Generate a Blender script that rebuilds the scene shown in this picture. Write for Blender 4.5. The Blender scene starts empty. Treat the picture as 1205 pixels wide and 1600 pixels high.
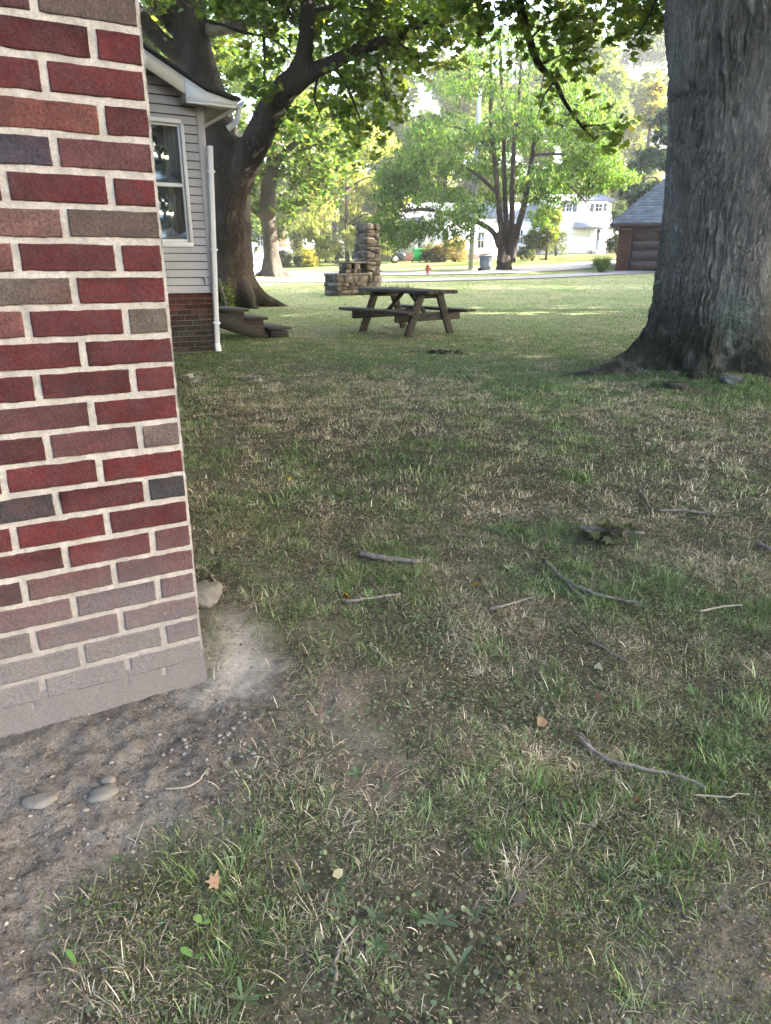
import bpy, math, numpy as np
from mathutils import Vector
rng = np.random.default_rng(11)
R = math.radians
scn = bpy.context.scene
col = scn.collection
PI = math.pi

# ---------------------------------------------------------------- camera
FPX, TH, RO, CAMZ = 1085.0, 0.3453, 0.0033, 1.2
cd = bpy.data.cameras.new('camera'); cam = bpy.data.objects.new('camera', cd); col.objects.link(cam)
cd.sensor_fit = 'VERTICAL'; cd.sensor_height = 24.0; cd.lens = 24.0 * FPX / 1600.0
cd.clip_start = 0.05; cd.clip_end = 2000
cam.rotation_mode = 'QUATERNION'
from mathutils import Matrix
m_p = Matrix.Rotation(PI/2 - TH, 4, 'X'); m_r = Matrix.Rotation(RO, 4, 'Z')
cam.rotation_quaternion = (m_p @ m_r).to_quaternion()
cam.location = (0, 0, CAMZ)
scn.camera = cam

def ray(px, py):
    u = (px - 602.5)/FPX; v = (800 - py)/FPX
    c, s = math.cos(RO), math.sin(RO)
    u, v = u*c + v*s, -u*s + v*c
    return np.array([u, math.cos(TH) + math.sin(TH)*v, math.cos(TH)*v - math.sin(TH)])
def at(px, py, Y):
    r = ray(px, py); t = Y/r[1]
    return np.array([r[0]*t, Y, CAMZ + r[2]*t])

# ---------------------------------------------------------------- noise
def _h(ix, iy, s):
    n = (ix*374761393 + iy*668265263 + s*1274126177) & 0x7fffffff
    n = ((n ^ (n >> 13))*1274126177) & 0x7fffffff
    n = n ^ (n >> 16)
    return (n & 0xffff)/65535.0
def vn(x, y, s=0):
    x = np.asarray(x, float); y = np.asarray(y, float)
    ix = np.floor(x).astype(np.int64); iy = np.floor(y).astype(np.int64)
    fx = x - ix; fy = y - iy
    fx = fx*fx*(3-2*fx); fy = fy*fy*(3-2*fy)
    a = _h(ix, iy, s); b = _h(ix+1, iy, s); c = _h(ix, iy+1, s); d = _h(ix+1, iy+1, s)
    return (a*(1-fx)+b*fx)*(1-fy) + (c*(1-fx)+d*fx)*fy
def fbm(x, y, s=0, o=4):
    r = 0; a = 1; t = 0
    for k in range(o):
        r = r + a*vn(x*2**k + 17.3*k, y*2**k - 9.1*k, s+k); t += a; a *= .5
    return r/t
def sstep(a, b, x):
    t = np.clip((np.asarray(x, float)-a)/(b-a), 0, 1); return t*t*(3-2*t)

# ---------------------------------------------------------------- terrain height
GY = np.array([-60, 0, 13, 18, 22, 28, 38, 45, 55, 70, 90, 150, 400.])
GZ = np.array([0, 0, 0, .12, .22, .36, .58, .66, .95, 1.45, 2.1, 3.6, 6.])
D = np.array([0.86984, 0.49333]); N = np.array([0.49333, -0.86984])     # along the brick front, and out of it
C0 = np.array([-0.5076, 1.6853])                                            # corner of the brick building
def G(x, y):
    x = np.asarray(x, float); y = np.asarray(y, float)
    z = np.interp(y, GY, GZ) + .03*np.clip(x, -20, 25)*sstep(35, 52, y)
    s = (x-C0[0])*D[0] + (y-C0[1])*D[1]; n = (x-C0[0])*N[0] + (y-C0[1])*N[1]
    dd = np.sqrt(np.maximum(s, 0)**2 + np.maximum(n, 0)**2)
    z = z + .085*np.exp(-(dd/.75)**2)
    z = z + .22*np.exp(-(((x-3.9)/1.2)**2 + ((y-8.1)/1.1)**2)) * 1.0
    return z
def gpx(px, py):
    r = ray(px, py); t = 0.5
    lo, hi = .3, 400.
    for _ in range(60):
        m = .5*(lo+hi); p = r*m
        if CAMZ + p[2] > G(p[0], p[1]): lo = m
        else: hi = m
    p = r*lo
    return np.array([p[0], p[1], float(G(p[0], p[1]))])

# ---------------------------------------------------------------- mesh builder
class MB:
    def __init__(s): s.v = []; s.f = []; s.c = []; s.n = 0; s.m = []
    def add(s, V, F, c=(1, 1, 1), m=0):
        V = np.asarray(V, float).reshape(-1, 3)
        if not isinstance(F, (list, tuple)): F = [F]
        for f in F:
            f = np.asarray(f, np.int64)
            if f.size == 0: continue
            s.f.append(f + s.n); s.m.append(m)
        c = np.asarray(c, float)
        if c.ndim == 1: c = np.tile(c, (len(V), 1))
        s.c.append(c); s.v.append(V); s.n += len(V); return s
    def build(s, name, mats, parent=None, smooth=False):
        V = np.concatenate(s.v); Cc = np.concatenate(s.c)
        off = np.array(parent.location) if parent is not None else None
        pp = parent
        while pp is not None and pp.parent is not None:
            pp = pp.parent; off = off + np.array(pp.location)
        if parent is not None: V = V - off
        me = bpy.data.meshes.new(name)
        lv = np.concatenate([f.ravel() for f in s.f])
        lt = np.concatenate([np.full(len(f), f.shape[1]) for f in s.f])
        mi = np.concatenate([np.full(len(f), k) for f, k in zip(s.f, s.m)])
        ls = np.concatenate([[0], np.cumsum(lt)[:-1]])
        me.vertices.add(len(V)); me.vertices.foreach_set('co', V.ravel().astype(np.float32))
        me.loops.add(len(lv)); me.loops.foreach_set('vertex_index', lv.astype(np.int32))
        me.polygons.add(len(lt)); me.polygons.foreach_set('loop_start', ls.astype(np.int32))
        me.polygons.foreach_set('loop_total', lt.astype(np.int32))
        if not isinstance(mats, (list, tuple)): mats = [mats]
        for m in mats: me.materials.append(m)
        me.polygons.foreach_set('material_index', mi.astype(np.int32))
        if smooth: me.polygons.foreach_set('use_smooth', np.ones(len(lt), bool))
        ca = me.color_attributes.new('col', 'FLOAT_COLOR', 'POINT')
        ca.data.foreach_set('color', np.concatenate([Cc, np.ones((len(Cc), 1))], 1).ravel().astype(np.float32))
        me.update(calc_edges=True)
        o = bpy.data.objects.new(name, me); col.objects.link(o)
        if parent is not None: o.parent = parent
        return o
def part(name, mb, mat, parent=None, smooth=False): return mb.build(name, mat, parent, smooth)
def thing(name, label, cat, loc, group=None):
    o = bpy.data.objects.new(name, None); col.objects.link(o); o.location = tuple(float(a) for a in loc)
    o['label'] = label; o['category'] = cat
    if group: o['group'] = group
    return o
def tag(o, label, cat, group=None):
    o['label'] = label; o['category'] = cat
    if group: o['group'] = group
    return o
def kind(o, k): o['kind'] = k; return o
def recenter(o):
    """move a top-level mesh's origin to its own base"""
    n = len(o.data.vertices); a = np.empty(n*3, np.float32); o.data.vertices.foreach_get('co', a); a = a.reshape(-1, 3)
    c = np.array([a[:, 0].mean(), a[:, 1].mean(), a[:, 2].min()]); a -= c
    o.data.vertices.foreach_set('co', a.ravel()); o.location = tuple(float(k) for k in c); o.data.update(); return o

def rotz(a):
    c, s = math.cos(a), math.sin(a); return np.array([[c, -s, 0], [s, c, 0], [0, 0, 1.]])
def box(c, size, rz=0, rot=None, bev=0.0):
    hx, hy, hz = [k/2 for k in size]
    M = rotz(rz) if rot is None else rot
    b = min(bev, hx*.9, hy*.9, hz*.9)
    if b <= 0:
        V = np.array([[sx*hx, sy*hy, sz*hz] for sz in (-1, 1) for sy in (-1, 1) for sx in (-1, 1)])
        F = np.array([[0, 2, 3, 1], [4, 5, 7, 6], [0, 1, 5, 4], [2, 6, 7, 3], [0, 4, 6, 2], [1, 3, 7, 5]])
        return V @ M.T + np.asarray(c, float), F
    V = []; idx = {}
    for sx in (-1, 1):
        for sy in (-1, 1):
            for sz in (-1, 1):
                for ax in range(3):
                    p = [sx*(hx-b), sy*(hy-b), sz*(hz-b)]
                    p[ax] = (sx*hx, sy*hy, sz*hz)[ax]
                    idx[(sx, sy, sz, ax)] = len(V); V.append(p)
    Q = []; T = []
    for ax in range(3):
        o = [k for k in range(3) if k != ax]
        for sg in (-1, 1):
            q = []
            for a, b2 in ((-1, -1), (1, -1), (1, 1), (-1, 1)):
                k = [0, 0, 0]; k[ax] = sg; k[o[0]] = a; k[o[1]] = b2
                q.append(idx[(k[0], k[1], k[2], ax)])
            Q.append(q)
    for ax in range(3):          # edges along ax
        o = [k for k in range(3) if k != ax]
        for a in (-1, 1):
            for b2 in (-1, 1):
                k = [0, 0, 0]; k[o[0]] = a; k[o[1]] = b2
                k0 = list(k); k0[ax] = -1; k1 = list(k); k1[ax] = 1
                Q.append([idx[(*k0, o[0])], idx[(*k1, o[0])], idx[(*k1, o[1])], idx[(*k0, o[1])]])
    for sx in (-1, 1):
        for sy in (-1, 1):
            for sz in (-1, 1): T.append([idx[(sx, sy, sz, a)] for a in range(3)])
    V = np.array(V); cen = np.zeros(3)
    def fix(F):
        out = []
        for f in F:
            p = V[f]; n = np.cross(p[1]-p[0], p[2]-p[0])
            out.append(f if n @ p.mean(0) > 0 else f[::-1])
        return np.array(out)
    return V @ M.T + np.asarray(c, float), [fix(Q), fix(T)]
def beam(p, q, w, h, bev=.004, up=(0, 0, 1)):
    """a rectangular bar from p to q, w across, h along up"""
    p = np.asarray(p, float); q = np.asarray(q, float); L = np.linalg.norm(q-p); x = (q-p)/L
    z = np.asarray(up, float); z = z - (z@x)*x; z /= np.linalg.norm(z); y = np.cross(z, x)
    return box((p+q)/2, (L, w, h), rot=np.stack([x, y, z], 1), bev=bev)
def catmull(P, n=8):
    P = np.asarray(P, float); Q = np.concatenate([[2*P[0]-P[1]], P, [2*P[-1]-P[-2]]]); out = []
    for i in range(1, len(Q)-2):
        for t in np.arange(n)/n:
            a, b, c, d = Q[i-1], Q[i], Q[i+1], Q[i+2]
            out.append(.5*((2*b)+(-a+c)*t+(2*a-5*b+4*c-d)*t*t+(-a+3*b-3*c+d)*t**3))
    out.append(Q[-2]); return np.array(out)
def tube(P, r, sides=8, jit=0.0, cap=True):
    P = np.asarray(P, float); n = len(P); r = np.broadcast_to(np.asarray(r, float), (n,))
    T = np.gradient(P, axis=0); T /= np.linalg.norm(T, axis=1)[:, None] + 1e-9
    ref = np.array([0, 0, 1.]) if abs(T[0, 2]) < .9 else np.array([0, 1., 0])
    u = np.cross(T[0], ref); u /= np.linalg.norm(u); A = np.arange(sides)*2*PI/sides; V = []
    for i in range(n):
        u = u - (u@T[i])*T[i]; u /= np.linalg.norm(u); w = np.cross(T[i], u)
        rr = r[i]*(1 + jit*rng.uniform(-1, 1, sides))[:, None]
        V.append(P[i] + rr*(np.cos(A)[:, None]*u + np.sin(A)[:, None]*w))
    V = np.concatenate(V); i, j = np.meshgrid(np.arange(n-1), np.arange(sides), indexing='ij'); k = (j+1) % sides
    F = [np.stack([i*sides+j, i*sides+k, (i+1)*sides+k, (i+1)*sides+j], -1).reshape(-1, 4)]
    if cap: F += [np.arange(sides)[::-1][None], (np.arange(sides)+(n-1)*sides)[None]]
    return V, F
def lathe(prof, n=16, c=(0, 0, 0)):
    prof = np.asarray(prof, float); A = np.arange(n)*2*PI/n
    V = np.concatenate([np.stack([r*np.cos(A), r*np.sin(A), np.full(n, z)], 1) for r, z in prof]) + np.asarray(c, float)
    m = len(prof); i, j = np.meshgrid(np.arange(m-1), np.arange(n), indexing='ij'); k = (j+1) % n
    return V, [np.stack([i*n+j, i*n+k, (i+1)*n+k, (i+1)*n+j], -1).reshape(-1, 4), np.arange(n)[::-1][None], (np.arange(n)+(m-1)*n)[None]]
def grid(X):
    """X: (n,m,3) -> V,F"""
    n, m = X.shape[:2]; i, j = np.meshgrid(np.arange(n-1), np.arange(m-1), indexing='ij')
    return X.reshape(-1, 3), np.stack([i*m+j, i*m+j+1, (i+1)*m+j+1, (i+1)*m+j], -1).reshape(-1, 4)
def rock(c, size, seed, sub=10, rz=0, flat=.0):
    n = sub*2; th = np.linspace(0, PI, sub+1)[:, None]; ph = np.arange(n)[None]*2*PI/n
    d = np.stack([np.sin(th)*np.cos(ph), np.sin(th)*np.sin(ph), np.cos(th)+0*ph], -1)
    k = .62 + .75*fbm(d[..., 0]*1.7+seed*3.1+d[..., 2], d[..., 1]*1.7+d[..., 2]*1.3, seed, 3)
    k = k + .38*(fbm(d[..., 0]*4.3+seed+d[..., 2]*2, d[..., 1]*4.3-d[..., 2]*3, seed+7, 3)-.5)
    k[0] = k[0].mean(); k[-1] = k[-1].mean()
    p = d*k[..., None]
    p[..., 2] = np.minimum(p[..., 2], .75)
    p = p*np.asarray(size)/2
    V = p.reshape(-1, 3) @ rotz(rz).T + np.asarray(c, float)
    i, j = np.meshgrid(np.arange(sub), np.arange(n), indexing='ij'); kk = (j+1) % n
    return V, np.stack([i*n+j, (i+1)*n+j, (i+1)*n+kk, i*n+kk], -1).reshape(-1, 4)

# ---------------------------------------------------------------- materials
class NT:
    def __init__(s, name):
        s.mat = bpy.data.materials.new(name); s.mat.use_nodes = True; s.t = s.mat.node_tree; s.t.nodes.clear()
        s.out = s.t.nodes.new('ShaderNodeOutputMaterial')
    def n(s, typ, **kw):
        nd = s.t.nodes.new('ShaderNode'+typ)
        for k, v in kw.items():
            if k.startswith('_'): setattr(nd, k[1:], v)
            else: s.set(nd, k.replace('__', ' '), v)
        return nd
    def set(s, nd, key, v):
        inp = nd.inputs[int(key[1:])] if key[0] == 'i' and key[1:].isdigit() else nd.inputs[key]
        if isinstance(v, bpy.types.NodeSocket): s.t.links.new(v, inp)
        elif isinstance(v, bpy.types.Node): s.t.links.new(v.outputs[0], inp)
        else:
            if inp.type == 'RGBA' and len(v) == 3: v = (*v, 1)
            inp.default_value = v
    def coord(s, scale=(1, 1, 1), which='Object', loc=(0, 0, 0)):
        tc = s.n('TexCoord'); mp = s.n('Mapping', Vector=tc.outputs[which], Scale=scale, Location=loc); return mp.outputs[0]
    def noise(s, vec, scale, detail=4, rough=.55, dist=0):
        return s.n('TexNoise', Vector=vec, Scale=scale, Detail=detail, Roughness=rough, Distortion=dist).outputs['Fac']
    def mapr(s, x, a, b, c=0., d=1.): return s.n('MapRange', i0=x, i1=a, i2=b, i3=c, i4=d).outputs[0]
    def mix(s, fac, a, b, blend='MIX'):
        nd = s.t.nodes.new('ShaderNodeMix'); nd.data_type = 'RGBA'; nd.blend_type = blend
        for k, v in ((0, fac), (6, a), (7, b)):
            if isinstance(v, bpy.types.NodeSocket): s.t.links.new(v, nd.inputs[k])
            else: nd.inputs[k].default_value = (*v, 1) if k > 0 and len(v) == 3 else v
        return nd.outputs[2]
    def math(s, op, a, b=0.): return s.n('Math', _operation=op, i0=a, i1=b).outputs[0]
    def attr(s): return s.n('Attribute', _attribute_name='col').outputs['Color']
    def bump(s, h, strength=.5, dist=.01, normal=None):
        nd = s.n('Bump', Height=h, Strength=strength, Distance=dist)
        if normal is not None: s.set(nd, 'Normal', normal)
        return nd.outputs[0]
    def bsdf(s, color, rough=.7, normal=None, spec=.3, metal=0.):
        b = s.n('BsdfPrincipled'); s.set(b, 'Base Color', color); s.set(b, 'Roughness', rough); s.set(b, 'Specular IOR Level', spec); s.set(b, 'Metallic', metal)
        if normal is not None: s.set(b, 'Normal', normal)
        return b.outputs[0]
    def done(s, sh): s.t.links.new(sh, s.out.inputs['Surface']); return s.mat
def simple(name, color, rough=.6, var=.25, scale=8, bump=.2, bscale=60, bd=.004, spec=.3, metal=0., stretch=(1, 1, 1), attr=False):
    t = NT(name); v = t.coord(stretch); n = t.noise(v, scale, 5)
    c = t.attr() if attr else None
    a = tuple(k*(1-var) for k in color); b = tuple(k*(1+var) for k in color)
    cc = t.mix(t.mapr(n, .3, .7), a, b)
    if attr: cc = t.mix(1., cc, c, 'MULTIPLY')
    nb = t.noise(v, bscale, 4)
    return t.done(t.bsdf(cc, rough, t.bump(nb, bump, bd) if bump else None, spec, metal))
def leafmat(name, trans=.45, tint=(1.25, 1.3, .55), rough=.5, spec=.35):
    t = NT(name); c = t.attr()
    p = t.bsdf(c, rough, None, spec)
    tr = t.n('BsdfTranslucent', Color=t.mix(1., c, tint, 'MULTIPLY')).outputs[0]
    return t.done(t.n('MixShader', i0=trans, i1=p, i2=tr).outputs[0])
def barkmat(name, c0, c1, scale=1., lichen=None, bump=1., moss=None, patch=None):
    t = NT(name); v = t.coord((11*scale, 11*scale, 2.6*scale)); n1 = t.noise(v, 1.5, 7, .66, 1.1)
    v2 = t.coord((30*scale, 30*scale, 14*scale)); n2 = t.noise(v2, 1.6, 4, .6)
    ridge = t.math('ABSOLUTE', t.math('SUBTRACT', n1, .5)); rg = t.mapr(ridge, 0., .16)
    h = t.math('ADD', rg, t.math('MULTIPLY', n2, .7))
    c = t.mix(t.mapr(t.math('ADD', t.math('MULTIPLY', rg, .6), t.math('MULTIPLY', n2, .5)), .15, .85), c0, c1)
    big = t.noise(t.coord((1, 1, .5)), 1.6, 4); c = t.mix(t.mapr(big, .35, .7, 0, .55), c, tuple(k*1.5 for k in c1))
    if lichen:
        vo = t.noise(t.coord((1, 1, 1)), 16, 5, .7); mask = t.mapr(vo, .57, .62)
        zz = t.n('SeparateXYZ', Vector=t.coord()).outputs[2]; big2 = t.noise(t.coord((1, 1, 1), loc=(3, 1, 2)), 2.2, 2)
        mask = t.math('MULTIPLY', t.math('MULTIPLY', mask, t.mapr(zz, lichen[0], lichen[1], 1, 0)), t.mapr(big2, .45, .55))
        c = t.mix(mask, c, (.42, .47, .40))
    if patch:
        dd = t.n('VectorMath', _operation='DISTANCE', i0=t.coord(), i1=patch); nn = t.noise(t.coord(), 9, 5, .7); n3_ = t.noise(t.coord(), 28, 4, .7)
        pm = t.math('MULTIPLY', t.mapr(dd.outputs['Value'], .10, .42, 1, 0), t.mapr(nn, .36, .44)); c = t.mix(t.math('MULTIPLY', pm, t.mapr(n3_, .40, .52)), c, (.36, .42, .37))
    if moss:
        zz = t.n('SeparateXYZ', Vector=t.coord()).outputs[2]; nm = t.noise(t.coord(), 5, 5)
        c = t.mix(t.math('MULTIPLY', t.mapr(zz, moss[0], moss[1], .88, 0), t.mapr(nm, .3, .5, .35, 1)), c, (.030, .032, .019))
    return t.done(t.bsdf(c, .9, t.bump(h, bump, .035), .15))

M = {}
M['leaf'] = leafmat('maple_leaves', .52, (1.35, 1.35, .5))
M['leaf_far'] = leafmat('far_leaves', .5, (1.3, 1.25, .5), .6, .2)
M['grass'] = leafmat('grass_blades', .25, (1.1, 1.1, .7), .6, .2)
M['weed'] = leafmat('weed_leaves', .25, (1.1, 1.2, .5), .45, .35)
M['litter'] = leafmat('litter', .1, (1, .9, .7), .8, .1)
M['bark_grey'] = barkmat('grey_maple_bark', (.040, .037, .033), (.34, .325, .30), 1.25, (.9, 1.5), 1., (.2, .95), (-.26, -.70, .43))
M['bark_brown'] = barkmat('brown_maple_bark', (.014, .011, .009), (.085, .066, .052), 1.1, None, 1., (.1, .6))
M['bark_far'] = barkmat('pale_bark', (.022, .018, .015), (.115, .094, .077), 1.)
M['stick'] = simple('dry_stick', (.105, .092, .082), .9, .5, 40, .6, 120, .003)
M['stickpale'] = simple('pale_stick', (.17, .15, .12), .8, .2, 40, .3, 120, .002)
M['wood'] = simple('weathered_wood', (.037, .034, .030), .85, .45, 5, .5, 30, .004, stretch=(1, 1, 6))
M['white'] = simple('white_trim', (.62, .63, .67), .45, .06, 3, .05, 60)
M['siding'] = simple('vinyl_siding', (.36, .352, .375), .55, .10, 2, .08, 60)
M['soffit'] = simple('soffit', (.30, .28, .27), .6, .15, 4, .1)
M['shingle'] = simple('dark_shingle', (.03, .03, .032), .9, .4, 40, .5, 150, .004)
M['pebble'] = simple('pebble_stone', (.155, .14, .125), .9, .45, 30, .4, 200, .002)
M['slabstone'] = simple('flat_stone', (.115, .105, .092), .9, .25, 25, .4, 150, .002)
M['rock'] = simple('lichen_rock', (.085, .085, .078), .95, .75, 16, .9, 45, .02)
M['metal'] = simple('grey_metal', (.45, .45, .46), .4, .1, 5, 0, metal=.6)
M['curtain'] = simple('curtain', (.72, .60, .46), .9, .15, 3, .2, 20, stretch=(6, 6, .3))
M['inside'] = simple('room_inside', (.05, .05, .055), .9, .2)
M['red'] = simple('hydrant_red', (.20, .026, .022), .5, .2, 10, .1)
M['greenplastic'] = simple('green_plastic', (.03, .36, .08), .5, .1, 5, .05)
M['greyplastic'] = simple('grey_plastic', (.10, .12, .145), .5, .15, 5, .05)
M['dark'] = simple('dark_rubber', (.02, .02, .02), .8, .2)
M['concrete'] = simple('pole_concrete', (.40, .40, .41), .85, .15, 4, .2)
M['housewhite'] = simple('white_siding', (.56, .57, .60), .6, .05, 2, .05)
M['housepink'] = simple('cream_siding', (.72, .66, .58), .6, .05, 2, .05)
M['roofgrey'] = simple('grey_shingles', (.13, .145, .175), .9, .2, 20, .4, 60, .01, attr=True)
M['brown'] = simple('brown_door', (.045, .028, .026), .5, .1, 4, .05)
M['tanpanel'] = simple('tan_panel', (.40, .27, .18), .7, .1, 4, .05)
M['carpaint'] = simple('dark_car_paint', (.035, .04, .06), .25, .05, 2, 0, spec=.6)
M['fencewood'] = simple('fence_wood', (.22, .17, .13), .9, .3, 6, .3)
t = NT('window_glass'); lw = t.n('LayerWeight', Blend=.35)
g1 = t.n('BsdfGlossy', Color=(.9, .95, 1), Roughness=.02).outputs[0]; g2 = t.n('BsdfTransparent', Color=(.8, .85, .85)).outputs[0]
M['glass'] = t.done(t.n('MixShader', i0=t.mapr(lw.outputs['Fresnel'], 0, 1, .25, .9), i1=g2, i2=g1).outputs[0])
t = NT('dark_pane'); M['pane'] = t.done(t.bsdf((.03, .035, .04), .08, None, .8))

# brick faces: colour per brick from the attribute, rough wire-cut face, dust splashed up from the ground
def brickmat(name, dusty):
    t = NT(name); v = t.coord(); c = t.attr()
    sp = t.noise(v, 190, 4, .75); blot = t.noise(v, 22, 4); mott = t.noise(v, 9, 3)
    c = t.mix(t.mapr(blot, .35, .7, 0, .45), c, (.040, .032, .031))
    c = t.mix(t.mapr(mott, .5, .7, 0, .35), c, (.085, .026, .024))
    c = t.mix(1., c, t.mix(t.mapr(sp, .25, .75), (.30, .30, .30), (1.5, 1.45, 1.4)), 'MULTIPLY')
    if dusty:
        zz = t.n('SeparateXYZ', Vector=v).outputs[2]
        w = t.math('ADD', zz, t.math('MULTIPLY', t.math('SUBTRACT', t.noise(v, 5, 3), .5), .16))
        c = t.mix(t.mapr(w, .12, .56, .9, 0), c, t.mix(t.mapr(sp, .3, .7), (.090, .085, .083), (.15, .142, .138)))
    h = t.math('ADD', t.noise(v, 200, 4, .75), t.math('MULTIPLY', t.noise(v, 60, 3), .7))
    return t.done(t.bsdf(c, .92, t.bump(h, .75, .004), .15))
M['brick'] = brickmat('red_brick', True); M['brick_far'] = brickmat('far_brick', False)
t = NT('mortar'); v = t.coord(); c = t.mix(t.mapr(t.noise(v, 26, 6, .7), .3, .7), (.20, .18, .15), (.355, .325, .28))
c = t.mix(t.mapr(t.noise(v, 220, 3, .7), .3, .65, .6, 0), c, (.15, .135, .115))
zz = t.n('SeparateXYZ', Vector=v).outputs[2]; w = t.math('ADD', zz, t.math('MULTIPLY', t.math('SUBTRACT', t.noise(v, 5, 3), .5), .16))
c = t.mix(t.mapr(w, .12, .50, .9, 0), c, (.16, .143, .135))
M['mortar'] = t.done(t.bsdf(c, .95, t.bump(t.noise(v, 150, 5, .7), .6, .004), .1))
t = NT('parging'); v = t.coord(); c = t.mix(t.noise(v, 6, 5), (.10, .092, .089), (.148, .137, .133))
c = t.mix(t.mapr(t.noise(v, 180, 3, .7), .3, .7), c, (.088, .078, .073))
M['parge'] = t.done(t.bsdf(c, .95, t.bump(t.noise(v, 90, 6, .7), .35, .004), .1))

# ---------------------------------------------------------------- world, sun
AZ, EL = R(84), R(28)
w = bpy.data.worlds.new('World'); scn.world = w; w.use_nodes = True; wt = w.node_tree
sky = wt.nodes.new('ShaderNodeTexSky'); sky.sky_type = 'NISHITA'; sky.sun_disc = False
sky.sun_elevation = EL; sky.sun_rotation = AZ; sky.air_density = 1.; sky.dust_density = 5.; sky.ozone_density = .6
bg = wt.nodes['Background']; bg.inputs[1].default_value = .15; wt.links.new(sky.outputs[0], bg.inputs[0])
sl = bpy.data.lights.new('sun', 'SUN'); sl.energy = 4.5; sl.angle = R(.5); sl.color = (1, .95, .86)
so = bpy.data.objects.new('sun', sl); col.objects.link(so)
sd = Vector((math.sin(AZ)*math.cos(EL), math.cos(AZ)*math.cos(EL), math.sin(EL)))
so.rotation_mode = 'QUATERNION'; so.rotation_quaternion = sd.to_track_quat('Z', 'Y'); so.location = (20, 5, 30)
vs = scn.view_settings; vs.view_transform = 'Standard'; vs.look = 'None'; vs.exposure = 3.65; vs.gamma = 1
cy = scn.cycles; cy.max_bounces = 6; cy.diffuse_bounces = 4; cy.glossy_bounces = 2; cy.transmission_bounces = 4; cy.transparent_max_bounces = 4
cy.use_denoising = True; cy.denoising_prefilter = 'ACCURATE'; cy.sample_clamp_indirect = 4.; cy.caustics_reflective = False; cy.caustics_refractive = False
# ================================================================ GROUND
def poly_sd(P, x, y):
    """signed distance to a polygon, negative inside"""
    P = np.asarray(P)[:, :2]; x = np.asarray(x); y = np.asarray(y); d = np.full(x.shape, 1e9); ins = np.zeros(x.shape, bool)
    for i in range(len(P)):
        a = P[i]; b = P[(i+1) % len(P)]; ab = b-a
        t = np.clip(((x-a[0])*ab[0]+(y-a[1])*ab[1])/(ab@ab), 0, 1)
        d = np.minimum(d, np.hypot(x-a[0]-t*ab[0], y-a[1]-t*ab[1]))
        cnd = (a[1] > y) != (b[1] > y)
        with np.errstate(divide='ignore', invalid='ignore'):
            xx = (b[0]-a[0])*(y-a[1])/(b[1]-a[1]+1e-12)+a[0]
        ins ^= cnd & (x < xx)
    return np.where(ins, -d, d)
DIRT = [gpx(*p) for p in [(330, 1060), (330, 950), (400, 950), (430, 1010), (450, 1085), (425, 1155), (375, 1225), (330, 1300), (215, 1345), (150, 1410), (110, 1500), (80, 1600), (40, 1800), (-700, 1800), (-700, 1250)]]
DIRT = [(p[0], p[1]) for p in DIRT] + [tuple(C0 - 1.5*D - .3*N), tuple(C0 - .3*N + .1*D)]
PALE = [gpx(*p)[:2] for p in [(318, 958), (385, 958), (412, 1000), (428, 1042), (385, 1082), (316, 1088)]]
TABLE_C = np.array([.36, 12.95])
THIN = [(gpx(*p)[:2], r) for p, r in [((440, 900), .22), ((330, 760), .35), ((1090, 1560), .17), ((1160, 1420), .12), ((520, 1080), .12), ((500, 990), .10), ((700, 780), .22), ((370, 700), .4), ((740, 1000), .1), ((560, 1180), .2)]] + [(TABLE_C, .9), (np.array([-1.3, 13.2]), .8), (np.array([-1.6, 12.2]), .6)]
LUSH = [(gpx(*p)[:2], r) for p, r in [((650, 950), .14), ((880, 1050), .18), ((1150, 1170), .2), ((940, 930), .28), ((880, 830), .25), ((1120, 960), .25), ((520, 785), .3), ((640, 715), .35), ((660, 880), .2), ((860, 620), .5), ((1180, 600), .5), ((1030, 1370), .12), ((880, 1530), .09), ((420, 1380), .08), ((790, 1330), .08), ((1120, 620), .6)]]
STRAW = [(gpx(*p)[:2], r) for p, r in [((820, 780), .3), ((1070, 790), .35), ((650, 1500), .09), ((830, 1360), .06), ((720, 880), .2), ((980, 640), .5), ((500, 660), .8), ((650, 620), .9), ((480, 610), 1.), ((850, 1000), .15), ((900, 1180), .1), ((1100, 700), .5), ((720, 1420), .07)]]
def blob(L, x, y):
    s = np.zeros(np.shape(x))
    for c, r in L: s = s + np.exp(-((x-c[0])**2+(y-c[1])**2)/(r*r))
    return s
def dirtness(x, y):
    sd = poly_sd(DIRT, x, y) + .16*(fbm(x*7, y*7, 5, 4)-.5)
    d = 1-sstep(-.13, .12, sd)
    return np.clip(d + .75*blob(THIN, x, y)*(fbm(x*6, y*6, 9, 3)*1.6-.3).clip(0, 1), 0, 1)
def paleness(x, y):
    sd = poly_sd(PALE, x, y) + .05*(fbm(x*12, y*12, 3, 3)-.5)
    return 1-sstep(-.11, .09, sd+.10*(fbm(x*5, y*5, 7, 3)-.5))
rows = np.concatenate([[-60, -25, -10, -4, -2, -1, -.4, 0, .2, .35], .45*np.exp(np.arange(0, 620)*np.log(400/.45)/619)])
inner = np.linspace(-1, 1, 441); ou = np.array([1.15, 1.5, 2.5, 5, 12, 30])
sgrid = np.concatenate([-ou[::-1], inner, ou])
Wd = 1.1 + .72*np.maximum(rows, 0)
XX = sgrid[None]*Wd[:, None]; YY = np.repeat(rows[:, None], len(sgrid), 1)
XX[:8] = sgrid[None]*1.1; XX = np.clip(XX, -480, 480)
nearf = 1-sstep(6, 14, np.maximum(YY, 0))
dn = dirtness(XX, YY); pl = paleness(XX, YY)
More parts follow.
